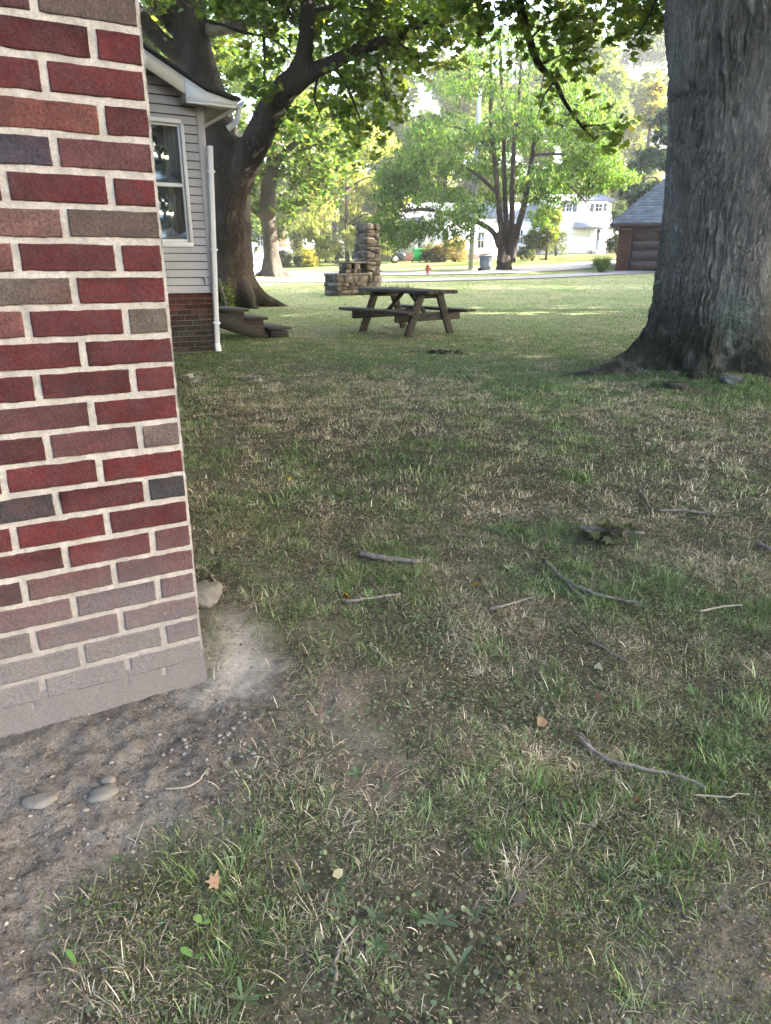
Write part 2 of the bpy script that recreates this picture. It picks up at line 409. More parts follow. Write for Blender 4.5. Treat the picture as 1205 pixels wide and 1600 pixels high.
def micro(x, y, dn, pl):
    lump = .022*(fbm(x*5, y*5, 31, 3)-.5)
    clod = (.022*(fbm(x*24, y*24, 41, 4)-.5) + .016*np.abs(fbm(x*60, y*60, 47, 3)-.5))*dn*(1-.75*pl)
    fine = .012*(fbm(x*42, y*42, 51, 3)-.5)*(1-dn)
    return (lump + clod + fine)*(1-sstep(6, 14, np.maximum(y, 0)))
def GG(x, y):
    x = np.asarray(x, float); y = np.asarray(y, float)
    return G(x, y) + micro(x, y, dirtness(x, y), paleness(x, y))
ZZ = G(XX, YY) + micro(XX, YY, dn, pl)
lush = np.clip(blob(LUSH, XX, YY), 0, 1)
gc = np.stack([dn, pl, lush], -1)
V, F = grid(np.stack([XX, YY, ZZ], -1))
t = NT('lawn_soil'); v = t.coord(); sp = t.n('SeparateColor', Color=t.attr()); dnk, plk, luk = sp.outputs[0], sp.outputs[1], sp.outputs[2]
yy = t.n('SeparateXYZ', Vector=v).outputs[1]
n1 = t.noise(v, 3.2, 5); n2 = t.noise(v, 45, 5, .65); n3 = t.noise(v, .55, 4); n4 = t.noise(v, 220, 3, .7)
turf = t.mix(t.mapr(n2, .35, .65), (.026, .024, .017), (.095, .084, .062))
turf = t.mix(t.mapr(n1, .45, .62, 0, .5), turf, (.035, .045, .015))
far = t.mix(t.mapr(n3, .36, .62), (.185, .235, .085), (.29, .28, .15))  # paler farther turf, lifted further to carry the light on the middle lawn
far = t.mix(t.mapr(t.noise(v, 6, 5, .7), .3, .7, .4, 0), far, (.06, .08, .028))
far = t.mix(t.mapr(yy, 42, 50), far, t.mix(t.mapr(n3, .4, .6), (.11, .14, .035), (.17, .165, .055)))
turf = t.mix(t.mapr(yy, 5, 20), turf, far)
soil = t.mix(t.mapr(n2, .3, .7), (.040, .033, .027), (.155, .134, .112))
soil = t.mix(t.mapr(n1, .42, .68, 0, .7), soil, (.205, .18, .152))
soil = t.mix(t.mapr(n4, .55, .7, 0, .6), soil, (.22, .20, .18))
soil = t.mix(t.mapr(t.noise(v, 110, 4, .75), .3, .5, .7, 0), soil, (.03, .025, .021))
cc = t.mix(dnk, turf, soil)
pale = t.mix(t.mapr(n2, .3, .7), (.30, .27, .24), (.42, .385, .345))
cc = t.mix(t.math('MULTIPLY', plk, .7), cc, pale)
cc = t.mix(t.mapr(n4, .25, .5, .55, 0), cc, (.02, .017, .013))
hb = t.math('ADD', n2, t.math('MULTIPLY', n4, .6))
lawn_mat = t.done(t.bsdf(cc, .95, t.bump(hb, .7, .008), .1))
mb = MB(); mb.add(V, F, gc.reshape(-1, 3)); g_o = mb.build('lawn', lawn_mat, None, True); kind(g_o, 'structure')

def strip(name, near, farp, mat, off, nl=70, nw=14):
    a = catmull(near, 14); b = catmull(farp, 14)
    def res(p):
        s = np.concatenate([[0], np.cumsum(np.linalg.norm(np.diff(p, axis=0), axis=1))]); q = np.linspace(0, s[-1], nl)
        return np.stack([np.interp(q, s, p[:, k]) for k in (0, 1)], 1)
    a, b = res(a), res(b); T = np.linspace(0, 1, nw)[None, :, None]
    P = a[:, None]*(1-T)+b[:, None]*T
    X = np.concatenate([P, (G(P[..., 0], P[..., 1])+off)[..., None]], -1)
    V, F = grid(X); m = MB(); m.add(V, F); o = m.build(name, mat, None, True); kind(o, 'structure'); return o
asph = simple('lane_asphalt', (.20, .195, .20), .9, .12, 1.2, .4, 60, .01)
conc = simple('road_concrete', (.33, .30, .29), .9, .10, .6, .2, 60, .005)
strip('lane', [(-34, 27), (-12, 28.8), (-6, 29.5), (0, 30.3), (5, 32.7), (9, 35.8), (13, 39), (17, 40.6), (26, 41)], [(-34, 30), (-12, 31.5), (-6, 32), (0, 32.8), (5, 35), (8.5, 37.8), (11.5, 40.6), (15, 42), (26, 43)], asph, .035)
strip('road', [(-60, 33), (-25, 34.5), (-12, 35.7), (0, 37), (7, 40), (14, 46), (22, 52), (40, 62), (70, 75)], [(-60, 44), (-25, 44), (-12, 44), (0, 43.2), (8, 45.6), (15, 51.5), (25, 59), (42, 69), (70, 83)], conc, .04, 110)
strip('side_street', [(-3.2, 43.2), (-6, 47), (-8, 55), (-11.5, 75), (-18, 110)], [(-19, 43.6), (-17.5, 47), (-17.5, 55), (-20, 75), (-26, 110)], conc, .055)

# ================================================================ GRASS (stuff)
def rowvary(n, base, var):
    k = 1 + var*rng.normal(size=(n, 1)); return np.clip(base*k, .004, .9)
def pick_field(n, y0, y1, margin=.25, pw=2.0):
    """random ground points in the field of view between two distances, uniform per area"""
    y = (rng.uniform(0, 1, n)*(y1**pw - y0**pw) + y0**pw)**(1/pw)
    hw = y*.60 + margin; x = rng.uniform(-1, 1, n)*hw
    s = (x-C0[0])*D[0]+(y-C0[1])*D[1]; nn = (x-C0[0])*N[0]+(y-C0[1])*N[1]
    ok = ~((s < .0) & (nn < .0))
    hs = (x+2.33)*D[0]+(y-9.99)*D[1]; hn = (x+2.33)*N[0]+(y-9.99)*N[1]
    ok &= ~((hs < .12) & (hn < .05))
    tr = np.hypot(x-3.9, y-8.15); ok &= tr > .62
    return x[ok], y[ok]
GREEN = np.array([[.070, .125, .034], [.095, .15, .045], [.12, .17, .07], [.17, .205, .115], [.055, .10, .038]])
DRY = np.array([[.36, .32, .235], [.28, .24, .175], [.41, .37, .29], [.16, .12, .085], [.22, .195, .13]])
def blades(x, y, L, wd, a0, a1, head, colr, seg, zb=None):
    n = len(x); z = GG(x, y) if zb is None else zb
    P = [np.stack([x, y, z-.004], 1)]
    for k in range(seg):
        a = a0 + (a1-a0)*(k/(max(seg-1, 1)))
        P.append(P[-1] + np.stack([np.sin(a)*np.cos(head), np.sin(a)*np.sin(head), np.cos(a)], 1)*(L/seg)[:, None])
    tw = head + PI/2 + rng.normal(0, .5, n)
    side = np.stack([np.cos(tw), np.sin(tw), 0*tw], 1)*(wd/2)[:, None]
    V = []; 
    for k in range(seg):
        f = 1 - .35*(k/seg)
        V += [P[k]-side*f, P[k]+side*f]
    V.append(P[seg]); nv = 2*seg+1
    V = np.stack(V, 1).reshape(-1, 3); b = (np.arange(n)*nv)[:, None]
    F = []
    for k in range(seg-1): F.append(b + np.array([2*k, 2*k+1, 2*k+3, 2*k+2]))
    T = b + np.array([2*seg-2, 2*seg-1, 2*seg])
    return V, ([np.concatenate(F)] if F else []) + [T], np.repeat(colr, nv, 0)
def green_prob(x, y):
    p = .46 - .05*(1-sstep(1., 2.2, y)) + 2.1*(fbm(x*3.6, y*3.6, 71, 4)-.5) + .55*(fbm(x*.6, y*.6, 75, 2)-.5)
    return np.clip(p + .55*blob(LUSH, x, y) - .6*blob(STRAW, x, y) + .25*sstep(4.5, 14, y), .04, .95)
def colours(x, y):
    n = len(x); g = rng.uniform(size=n) < green_prob(x, y)
    c = np.where(g[:, None], GREEN[rng.integers(0, 5, n)], DRY[rng.integers(0, 5, n)])
    return rowvary(n, c, .32), g
gm = MB()
def grass(n, y0, y1, L0, L1, wd, seg, dens=True, tuft=0, sig=.03, flat=.45, margin=.25, pw=2., dry=0., lum=1.):
    if tuft:
        tx, ty = pick_field(n//tuft, y0, y1, margin, pw)
        x = np.repeat(tx, tuft); y = np.repeat(ty, tuft)
        dx = rng.normal(0, sig, len(x)); dy = rng.normal(0, sig, len(x)); x = x+dx; y = y+dy
        head = np.arctan2(dy, dx) + rng.normal(0, .6, len(x))
        sc = np.repeat(rng.uniform(.65, 1.5, len(tx)), tuft)
        kc, kg = colours(tx, ty); c = np.repeat(kc, tuft, 0); c = rowvary(len(c), c, .22)
        alt, _ = colours(x, y); m = rng.uniform(size=len(x)) < .3; c[m] = alt[m]; g = np.repeat(kg, tuft)
    else:
        x, y = pick_field(n, y0, y1, margin, pw); head = rng.uniform(0, 2*PI, len(x)); sc = 1.; c, g = colours(x, y)
    d = dirtness(x, y); pr = (1-d)**1.4*((.10+.25*sstep(1.2, 3.4, y))+.9*sstep(.40, .58, fbm(x*6.5, y*6.5, 61, 3))) if dens else np.ones(len(x))
    k = rng.uniform(size=len(x)) < pr
    if not np.isscalar(sc): sc = sc[k]
    x, y, head, c, g = x[k], y[k], head[k], c[k], g[k]; n = len(x)
    if dry: k2 = rng.uniform(size=n) < dry; c[k2] = rowvary(int(k2.sum()), DRY[rng.integers(0, 5, int(k2.sum()))]*.8, .3)
    c = np.clip(c*lum, 0, .75)  # lightens farther blades, standing in for brighter light on the middle lawn
    L = rng.uniform(L0, L1, n)*sc*np.where(g, 1, .9)
    lay = rng.uniform(size=n) < np.where(g, flat*.6, flat+.25)
    a0 = np.where(lay, rng.uniform(.9, 1.35, n), rng.uniform(.05, .7, n)); a1 = np.where(lay, rng.uniform(1.3, 1.75, n), a0+rng.uniform(.2, 1.2, n))
    V, F, cc = blades(x, y, L, wd*rng.uniform(.6, 1.4, n), a0, a1, head, c, seg)
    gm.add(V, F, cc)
grass(190000, .62, 3.2, .010, .032, .0015, 3, flat=.7, pw=1.6)
grass(190000, .62, 4.0, .012, .045, .0014, 3, flat=3, pw=1.6, dry=.75)
grass(120000, .62, 3.2, .018, .052, .0017, 4, tuft=26, sig=.013, flat=.5, pw=1.7)
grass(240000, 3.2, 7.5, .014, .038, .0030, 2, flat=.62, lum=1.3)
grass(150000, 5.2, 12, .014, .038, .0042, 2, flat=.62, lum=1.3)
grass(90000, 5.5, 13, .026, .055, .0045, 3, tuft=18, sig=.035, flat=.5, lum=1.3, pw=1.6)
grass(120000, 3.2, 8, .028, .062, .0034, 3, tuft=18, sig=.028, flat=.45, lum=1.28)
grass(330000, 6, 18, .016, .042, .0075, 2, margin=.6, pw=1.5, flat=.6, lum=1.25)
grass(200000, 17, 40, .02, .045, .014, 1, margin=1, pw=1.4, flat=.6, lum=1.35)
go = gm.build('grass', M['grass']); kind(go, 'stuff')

# clover, moss and other tiny ground cover
def flakes(name, n, y0, y1, s0, s1, cols, tilt, mat, lift=.004, sides=5, pw=2., prob=None, asp=1.):
    x, y = pick_field(n, y0, y1, .2, pw)
    if prob is not None:
        k = rng.uniform(size=len(x)) < prob(x, y); x, y = x[k], y[k]
    n = len(x); s = rng.uniform(s0, s1, n); A = np.arange(sides)*2*PI/sides
    nx = rng.normal(0, tilt, n); ny = rng.normal(0, tilt, n); h = rng.uniform(0, 2*PI, n)
    nr = np.stack([nx, ny, np.ones(n)], 1); nr /= np.linalg.norm(nr, axis=1)[:, None]
    u = np.stack([np.cos(h), np.sin(h), 0*h], 1); u -= (u*nr).sum(1)[:, None]*nr; u /= np.linalg.norm(u, axis=1)[:, None]; w_ = np.cross(nr, u)
    a = s*rng.uniform(.6, 1.0, n)*asp
    c0 = np.stack([x, y, GG(x, y)+lift+rng.uniform(0, .008, n)], 1)
    V = c0[:, None] + np.cos(A)[None, :, None]*(u*s[:, None])[:, None] + np.sin(A)[None, :, None]*(w_*a[:, None])[:, None]
    V[:, :, 2] += rng.normal(0, 1, (n, sides))*(s*.12)[:, None]
    F = (np.arange(n)*sides)[:, None]+np.arange(sides)
    c = rowvary(n, np.asarray(cols)[rng.integers(0, len(cols), n)], .2)
    m = MB(); m.add(V.reshape(-1, 3), F, np.repeat(c, sides, 0)); o = m.build(name, mat); kind(o, 'stuff'); return o
cl = lambda x, y: np.clip((fbm(x*4.5, y*4.5, 81, 3)-.50)*6, 0, 1)*(1-dirtness(x, y))
flakes('clover_leaves', 70000, .62, 4.5, .0025, .0062, [(.06, .09, .04), (.085, .115, .055), (.05, .075, .04), (.11, .135, .085)], .35, M['weed'], .008, 6, prob=cl)
mo = lambda x, y: np.clip((fbm(x*3.1, y*3.1, 91, 3)-.46)*5, 0, 1)*(1-dirtness(x, y))
flakes('moss', 240000, .62, 4.2, .0012, .0035, [(.10, .115, .028), (.075, .085, .025), (.13, .125, .04), (.06, .06, .025)], .9, M['litter'], .003, 3, prob=mo, pw=1.2)
flakes('dead_litter', 240000, .62, 6, .0012, .0055, [(.16, .12, .085), (.18, .15, .11), (.08, .06, .045), (.20, .175, .14), (.035, .028, .022), (.05, .04, .03)], .7, M['litter'], .002, 4, prob=lambda x, y: .95-.82*dirtness(x, y)-.3*paleness(x, y), asp=.45, pw=1.2)
# grit and small gravel in the bare soil
def gravel(n):
    x, y = pick_field(n, .62, 3.2, .2)
    k = rng.uniform(size=len(x)) < dirtness(x, y)*(1-.8*paleness(x, y)); x, y = x[k], y[k]; n = len(x)
    s = .0012+.0055*rng.uniform(size=n)**3
    oct_ = np.array([[1, 0, 0], [0, 1, 0], [-1, 0, 0], [0, -1, 0], [0, 0, 1.], [0, 0, -1]])
    V = oct_[None]*rng.uniform(.6, 1.3, (n, 6, 1))*s[:, None, None]*np.array([1, 1, .7])
    V = V + rng.normal(0, .2, V.shape)*s[:, None, None] + np.stack([x, y, GG(x, y)+s*.2], 1)[:, None]
    f = np.array([[0, 1, 4], [1, 2, 4], [2, 3, 4], [3, 0, 4], [1, 0, 5], [2, 1, 5], [3, 2, 5], [0, 3, 5]])
    c = rowvary(n, np.array([[.15, .13, .115], [.09, .075, .065], [.20, .18, .16], [.12, .10, .09]])[rng.integers(0, 4, n)], .2)
    m = MB(); m.add(V.reshape(-1, 3), ((np.arange(n)*6)[:, None, None]+f).reshape(-1, 3), np.repeat(c, 6, 0)); kind(m.build('gravel', M['litter']), 'stuff')
gravel(18000)
# ================================================================ BRICK BUILDING (near)
def frame(P0, along, out):
    return lambda s, o, z: np.stack([P0[0]+along[0]*s+out[0]*o, P0[1]+along[1]*s+out[1]*o, np.asarray(z)+0*s], -1)
RED = (.070, .0155, .0155); RED2 = (.056, .014, .0145); MAU = (.068, .029, .029); BRN = (.062, .046, .037); DGY = (.030, .030, .031); PUR = (.040, .035, .047); OLV = (.078, .064, .052); ORG = (.095, .036, .028); PNK = (.10, .042, .038); TAN = (.11, .084, .073)
BR = {0: [BRN, MAU], 1: [RED, RED2], 2: [RED, RED2], 3: [RED2, ORG], 4: [MAU, PUR], 5: [RED, RED2, RED], 6: [BRN, (.082, .047, .04)], 7: [RED, RED2, PNK], 8: [RED, OLV], 9: [OLV, RED2, PNK],
      10: [RED2, RED], 11: [RED, RED2, RED2], 12: [RED, MAU], 13: [TAN, MAU, (.055, .014, .015)], 14: [(.078, .0155, .015), RED, RED], 15: [DGY, RED2, DGY], 16: [RED2, RED, RED], 17: [MAU, RED, RED2], 18: [MAU, (.07, .028, .024), RED2],
      19: [MAU, (.085, .06, .065), MAU], 20: [MAU, MAU, BRN], 21: [MAU, TAN, TAN], 22: [TAN, TAN, TAN]}
CRS = .0677
ZTOP = CAMZ + .0403                      # the joint between course 6 and course 7
MAP = [RED, RED, RED2, RED2, MAU, BRN, OLV, PNK, RED, DGY]
def brick_face(mb, fr, s0, s1, z0, z1, c, nx, nz, relief, seed, dep=.012):
    """one brick: wobbly-edged rough face with a rounded rim and a skirt going back into the mortar"""
    s0, s1 = min(s0, s1), max(s0, s1)
    u = np.linspace(0, 1, nx)[:, None]; q = np.linspace(0, 1, nz)[None]
    S = s0+(s1-s0)*u + 0*q; Z = z0+(z1-z0)*q+0*u
    e = np.minimum(np.minimum(u, 1-u)*(s1-s0), np.minimum(q, 1-q)*(z1-z0))
    wob = .0022
    S = S + wob*(fbm(S*40+seed, Z*40, 3, 3)-.5)*2*np.exp(-e/.012)
    Z = Z + wob*(fbm(S*40, Z*40+seed, 8, 3)-.5)*2*np.exp(-e/.012)
    O = relief*np.clip(e/.0025, 0, 1)**.5 + .0012*(fbm(S*180, Z*180, 5, 3)-.5)*2 + .0012*(vn(S*12+seed, Z*30, 4)-.5)
    O = np.where(e < 1e-6, -dep, O)
    kv = 1 + .55*(fbm(S*22+seed, Z*35, 6, 3)-.5)*2*.6
    if rng.uniform() < .35: kv = kv*(1-.55*np.exp(-np.abs(u-rng.integers(0, 2))*rng.uniform(5, 14))*(.6+.4*fbm(S*30, Z*30, 9, 2)))
    if rng.uniform() < .25: kv = kv*(1-.5*np.exp(-np.abs(q-rng.integers(0, 2))*7))
    V, F = grid(fr(S, O, Z)); mb.add(V, F, np.asarray(c)*(1+.10*rng.normal())*(kv+0*u*q).reshape(-1, 1))
bb = thing('brick_building', 'red brick house corner with pale mortar joints and mud-splashed base', 'house', (C0[0]-1, C0[1]+.3, 0))
fr = frame(C0, D, N)
ret_dir = -N                                                    # the side wall runs straight back
fr2 = frame(C0, ret_dir, D)
LEN, DEP = 9.0, 7.9
bm_, mo_ = MB(), MB()
def course_bricks(mb, frm, length, head_even, fine, sgn):
    for r in range(-22, 23):
        zt = ZTOP-(r-7)*CRS-.0045; zb = zt-CRS+.009
        head = (r % 2 == 1) == head_even
        s = 0.; i = 0
        while s < length:
            L = .0935 if (i == 0 and head) else .1935
            a, b = s + (rng.uniform(0, .004) if i == 0 else 0), s+L
            zj = rng.normal(0, .0009)
            lst = BR.get(r) if fine else None
            c = lst[i] if lst and i < len(lst) else MAP[rng.integers(0, len(MAP))]
            det = fine and a < 1.2 and -1 <= r <= 22
            rel = .0038
            if det: brick_face(mb, frm, sgn*b, sgn*a, zb+zj, zt+zj, c, 52 if L > .1 else 26, 20, rel, r*7.7+i*3.1)
            else: brick_face(mb, frm, sgn*b, sgn*a, zb, zt, c, 7, 5, .003, r*7.7+i*3.1)
            s = b+.0095; i += 1
course_bricks(bm_, fr, 4.0, True, True, -1)
frB = lambda s, o, z: fr2(-s, o, z)
course_bricks(bm_, lambda s, o, z: fr2(s, o, z), 7.75, False, False, 1)
# mortar bed: a rough sheet just behind the brick faces on both sides, closed at the top and back
def sheet(mb, frm, s0, s1, z0, z1, ns, nz, o, rough, sk):
    S, Z = np.meshgrid(np.linspace(s0, s1, ns), np.linspace(z0, z1, nz), indexing='ij')
    E = np.minimum(np.abs(S-s0), np.abs(S-s1))
    O = o + rough*(fbm(S*90, Z*90, 13, 3)-.5) + rough*(fbm(S*25, Z*25, 15, 2)-.5)
    V, F = grid(frm(S, O, Z)); mb.add(V, F)
sheet(mo_, fr, -1.3, .0008, -.2, 1.9, 420, 640, .0004, .0045, 1)
sheet(mo_, fr, -LEN, -1.3, -.2, 4.2, 30, 20, 0, 0, 1)
sheet(mo_, fr, -1.3, 0, 1.9, 4.2, 30, 20, .0, 0, 1)
sheet(mo_, fr2, -.0008, DEP, -.2, 4.2, 200, 80, 0, .002, 1)
pts = lambda z: np.array([[*(C0), z], [*(C0+ret_dir*DEP), z], [*(C0+ret_dir*DEP-D*LEN), z], [*(C0-D*LEN), z]])
P0, P1 = pts(-.2), pts(4.2); mo_.add(np.concatenate([P0, P1]), [np.array([[1, 2, 6, 5], [2, 3, 7, 6], [4, 5, 6, 7]])])
wall_o = mo_.build('wall', M['mortar'], bb, True)
bk = bm_.build('brick_facing', M['brick'], bb, True)
# parging over the lowest courses
pg = MB()
zp = ZTOP-(22.45-7)*CRS
S, Z = np.meshgrid(np.linspace(-1.4, .0055, 300), np.linspace(0, 1, 40), indexing='ij')
ztop = zp + .012*(fbm(S*9, S*0, 23, 4)-.5)*2
Zr = -.12 + (ztop+.12)*Z
O = .0035 + .0022*(fbm(S*14, Zr*14, 25, 4)-.5)*2 - .006*(Z > .985)
for js in (-.205, -.108, -.43, -.64): O = O - .0035*np.exp(-((S-js)/.004)**2)*(Zr > zp-.055)
V, F = grid(fr(S, O, Zr)); pg.add(V, F)
S, Z = np.meshgrid(np.linspace(-.0035, 3., 200), np.linspace(0, 1, 20), indexing='ij')
Zr = -.12 + (zp+.12)*Z; V, F = grid(fr2(S, .0035+.002*(fbm(S*14, Zr*14, 27, 4)-.5)*2-.006*(Z > .96), Zr)); pg.add(V, F)
pg.build('parged_base', M['parge'], bb, True)
# eaves roof
rf = MB(); zc = np.array([C0-D*LEN/2-N*DEP/2]).ravel()
E4 = [C0+.45*D+.45*N, C0-N*(DEP)+.45*D-.0*N, C0-N*DEP-D*(LEN), C0-D*LEN+.45*N]
rV = [[*p, 4.1] for p in E4]+[[*p, 4.25] for p in E4]+[[zc[0]-D[0]*2, zc[1]-D[1]*2, 6.4], [zc[0]+D[0]*1, zc[1]+D[1]*1, 6.4]]
rf.add(rV, [np.array([[0, 3, 2, 1], [0, 1, 5, 4], [1, 2, 6, 5], [2, 3, 7, 6], [3, 0, 4, 7], [4, 9, 8, 7], [6, 8, 9, 5]]), np.array([[4, 5, 9], [6, 7, 8]])])
rf.build('roof', M['shingle'], bb)

# ================================================================ SIDING WING
H0 = np.array([-2.4598, 9.9698]) + D*.12                       # its near right corner
fh = frame(H0, D, N)
SL = 2.42
wing = thing('siding_wing', 'grey vinyl-sided house wing with white trim beside big tree', 'house', (H0[0]-.6, H0[1]+1, 0))
sd_, tr_, fd_ = MB(), MB(), MB()
def hb(mb, s0, s1, o0, o1, z0, z1, bev=.004, c=(1, 1, 1), m=0):
    p = fh(np.array((s0+s1)/2), np.array((o0+o1)/2), np.array((z0+z1)/2.))
    V, F = box(p, (s1-s0, o1-o0, z1-z0), rz=math.atan2(D[1], D[0]), bev=bev); mb.add(V, F, c, m)
ZF, ZE = .80, 3.06
WS0, WS1, WZ0, WZ1 = -1.07, -.295, 1.435, 2.83                  # window opening along the wall
zz_ = np.arange(ZF, 4.4, .1016)
def lap(mb, f, s0, s1, z, hgt=.1016, tilt=.017):
    hgt = hgt-.011  # gap bares the dark backing, standing in for the shadow under each lap
    s = np.array([s0, s1]); 
    X = np.stack([f(s, tilt, z+0*s), f(s, tilt, z+.012+0*s), f(s, 0.001, z+hgt+0*s)], 0)
    V, F = grid(X); mb.add(V, F)
    X = np.stack([f(s, -.004, z+.022+0*s), f(s, tilt-.002, z+.006+0*s), f(s, tilt, z+0*s)], 0); V, F = grid(X); mb.add(V, F)
for z in zz_:
    top = z+.1016
    send = lambda zq: 0 if zq < ZE+.16 else -(zq-(ZE+.16))/.52
    e = min(0., send(top))
    if e < -SL: break
    if top > WZ0 and z < WZ1:
        lap(sd_, fh, -SL, WS0, z); lap(sd_, fh, WS1, e, z)
        if z < WZ0: lap(sd_, fh, WS0, WS1, z, WZ0-z)
        if top > WZ1: lap(sd_, fh, WS0, WS1, WZ1, top-WZ1)
    else: lap(sd_, fh, -SL, e, z)
fs = frame(H0, -N, D)
for z in zz_:
    if z < ZE: lap(sd_, fs, 0, 6, z)
sd_.build('siding', M['siding'], wing)
# body behind the siding, with the window hole left open: slabs round it
bd_ = MB()
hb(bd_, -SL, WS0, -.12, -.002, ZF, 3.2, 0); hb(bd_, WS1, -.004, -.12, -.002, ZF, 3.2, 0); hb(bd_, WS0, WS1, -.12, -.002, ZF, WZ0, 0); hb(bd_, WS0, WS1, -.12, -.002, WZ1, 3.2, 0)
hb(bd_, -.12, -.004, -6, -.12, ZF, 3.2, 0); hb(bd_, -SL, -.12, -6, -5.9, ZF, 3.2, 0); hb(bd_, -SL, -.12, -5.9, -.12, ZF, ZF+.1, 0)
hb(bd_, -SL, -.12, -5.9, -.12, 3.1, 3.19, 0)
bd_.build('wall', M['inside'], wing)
# brick foundation, darker and greyer lower down
fo = MB(); fm = MB(); hb(fm, -SL, -.036, -5.9, -.0315, -.1, ZF-.003, 0)
nr = 11
for r in range(nr):
    zt = ZF-.008-r*.071; z0 = zt-.062
    s = -.04; i = 0
    while s > -SL:
        L = .095 if (i == 0 and r % 2) else .195
        k = np.clip(1-(r-2)/3.0, 0, 1)
        base = np.array([.115, .045, .043])*k + np.array([.050, .047, .043])*(1-k)
        brick_face(fo, fh, s-L, s, z0, zt, base*rng.uniform(.7, 1.25), 9, 5, -.028, r*3.3+i, .02)
        s -= L+.009; i += 1
    s = .045; i = 0
    while s < 5.5:
        L = .095 if (i == 0 and r % 2 == 0) else .195
        brick_face(fo, fs, s, s+L, z0, zt, np.array([.07, .045, .042])*rng.uniform(.7, 1.2), 5, 4, -.028, r*3.3+i, .02); s += L+.009; i += 1
fnd = fm.build('foundation', simple('old_mortar', (.15, .138, .12), .95, .3, 12, .4), wing)
fo.build('brickwork', M['brick_far'], fnd, True)
# corner posts
hb(tr_, -.075, .022, .0, .024, ZF-.01, ZE, .004); hb(tr_, .0, .024, -.09, -.0, ZF-.01, ZE, .004)
tr_.build('corner_post', simple('post_trim', (.40, .385, .395), .5, .05, 3, 0), wing)
# window
win = MB(); fw = .045
hb(win, WS0-.02, WS1+.02, .0, .03, WZ1, WZ1+.05); hb(win, WS0-.04, WS1+.04, .0, .045, WZ0-.055, WZ0)
hb(win, WS1, WS1+.045, .0, .03, WZ0, WZ1); hb(win, WS0-.045, WS0, .0, .03, WZ0, WZ1)
window = win.build('window', M['white'], wing)
zm = 2.126; sw = MB()
hb(sw, WS0, WS1, -.03, -.005, zm-.022, zm+.022)
hb(sw, WS0, WS0+.03, -.03, -.005, WZ0, WZ1); hb(sw, WS1-.03, WS1, -.03, -.005, WZ0, WZ1)
hb(sw, WS0+.03, WS1-.03, -.03, -.005, WZ0, WZ0+.04); hb(sw, WS0+.03, WS1-.03, -.03, -.005, WZ1-.03, WZ1)
sw.build('sash', M['white'], window)
for z0, z1 in ((WZ0+.04, zm-.022), (zm+.022, WZ1-.03)):
    gl = MB(); hb(gl, WS0+.03, WS1-.03, -.020, -.015, z0, z1, 0); gl.build('glass', M['glass'], window)
cu = MB()
for a, b, ph in ((WS1-.20, WS1-.005, 0.), (WS0+.01, WS0+.28, 2.)):
    S, Z = np.meshgrid(np.linspace(a, b, 40), np.linspace(WZ0-.2, WZ1, 6), indexing='ij')
    V, F = grid(fh(S, -.05+.014*np.sin(S*95+ph), Z)); cu.add(V, F)
cu.build('curtain', M['curtain'], window, True)
# rake fascia, boxed eave return, soffit, roof
OV = .30
sl_ = .52
def zr(s): return 3.20-sl_*(s+.10)                                # top of fascia along the rake
fa = MB()
def slab(mb, pts, o0, o1):
    """polygon (s,z) extruded between two offsets from the wall"""
    p = np.array(pts); A = fh(p[:, 0], o0+0*p[:, 0], p[:, 1]); B = fh(p[:, 0], o1+0*p[:, 0], p[:, 1]); n = len(p)
    mb.add(np.concatenate([A, B]), [np.arange(n)[None], (np.arange(n)[::-1]+n)[None], np.array([[i, i+n, (i+1) % n+n, (i+1) % n] for i in range(n)])])
slab(fa, [(-.27, 3.03), (.33, 3.03), (.335, 3.085), (-.05+.03, zr(-.02)+.005), (-.27, zr(-.27))], OV-.0, OV+.022)     # return box face
slab(fa, [(-.272, zr(-.272)-.185), (-.272, zr(-.272)), (-SL, zr(-SL)), (-SL, zr(-SL)-.185)], OV-.002, OV+.018)         # sloping board
slab(fa, [(.335, 3.02), (.355, 3.02), (.355, 3.09), (.335, 3.1)], -5.9, OV+.022)                                          # eave fascia
hb(fa, -.275, .34, .30, .345, 3.012, 3.03, .002)
fa.build('fascia', M['white'], wing)
so_ = MB(); slab(so_, [(-.255, 3.05), (.33, 3.032), (.33, 3.05), (-.255, 3.07)], 0.012, OV-.004); slab(so_, [(-.26, 3.19), (-.26, 3.21), (-SL, zr(-SL)-.08), (-SL, zr(-SL)-.1)], .012, OV-.004)
slab(so_, [(.026, 3.03), (.33, 3.03), (.33, 3.045), (.026, 3.045)], -5.9, 0.01)
slab(so_, [(-.262, 3.04), (-.262, 3.2), (-.245, 3.2), (-.245, 3.04)], .012, OV-.003)
so_.build('soffit', M['soffit'], wing)
ro = MB(); slab(ro, [(.40, 3.095), (.42, 3.105), (.40, 3.135), (-.02, zr(-.02)+.055), (-SL-.6, zr(-SL-.6)+.055), (-SL-.6, zr(-SL-.6)+.008), (-.02, zr(-.02)+.012)], -6.1, OV+.05)
ro.build('roof', M['shingle'], wing)
gut = MB(); slab(gut, [(.36, 3.10), (.36, 3.03), (.40, 3.02), (.45, 3.05), (.46, 3.11), (.45, 3.11), (.44, 3.06), (.40, 3.035), (.37, 3.04), (.37, 3.10)], -6.0, OV+.03)
gut.build('gutter', M['white'], wing)
el = MB(); P = [fh(np.array(s), np.array(o), np.array(z)) for s, o, z in ((.40, .25, 3.06), (.40, .25, 2.97), (.39, .22, 2.90), (.33, .15, 2.84), (.285, .12, 2.81))]
V, F = tube(catmull(P, 5), .036, 10); el.add(V, F); el.build('gutter_elbow', M['white'], wing, True)
ds = MB(); a = fh(np.array(.05), np.array(.075), np.array(2.60)); b = fh(np.array(-.055), np.array(.075), np.array(.10))
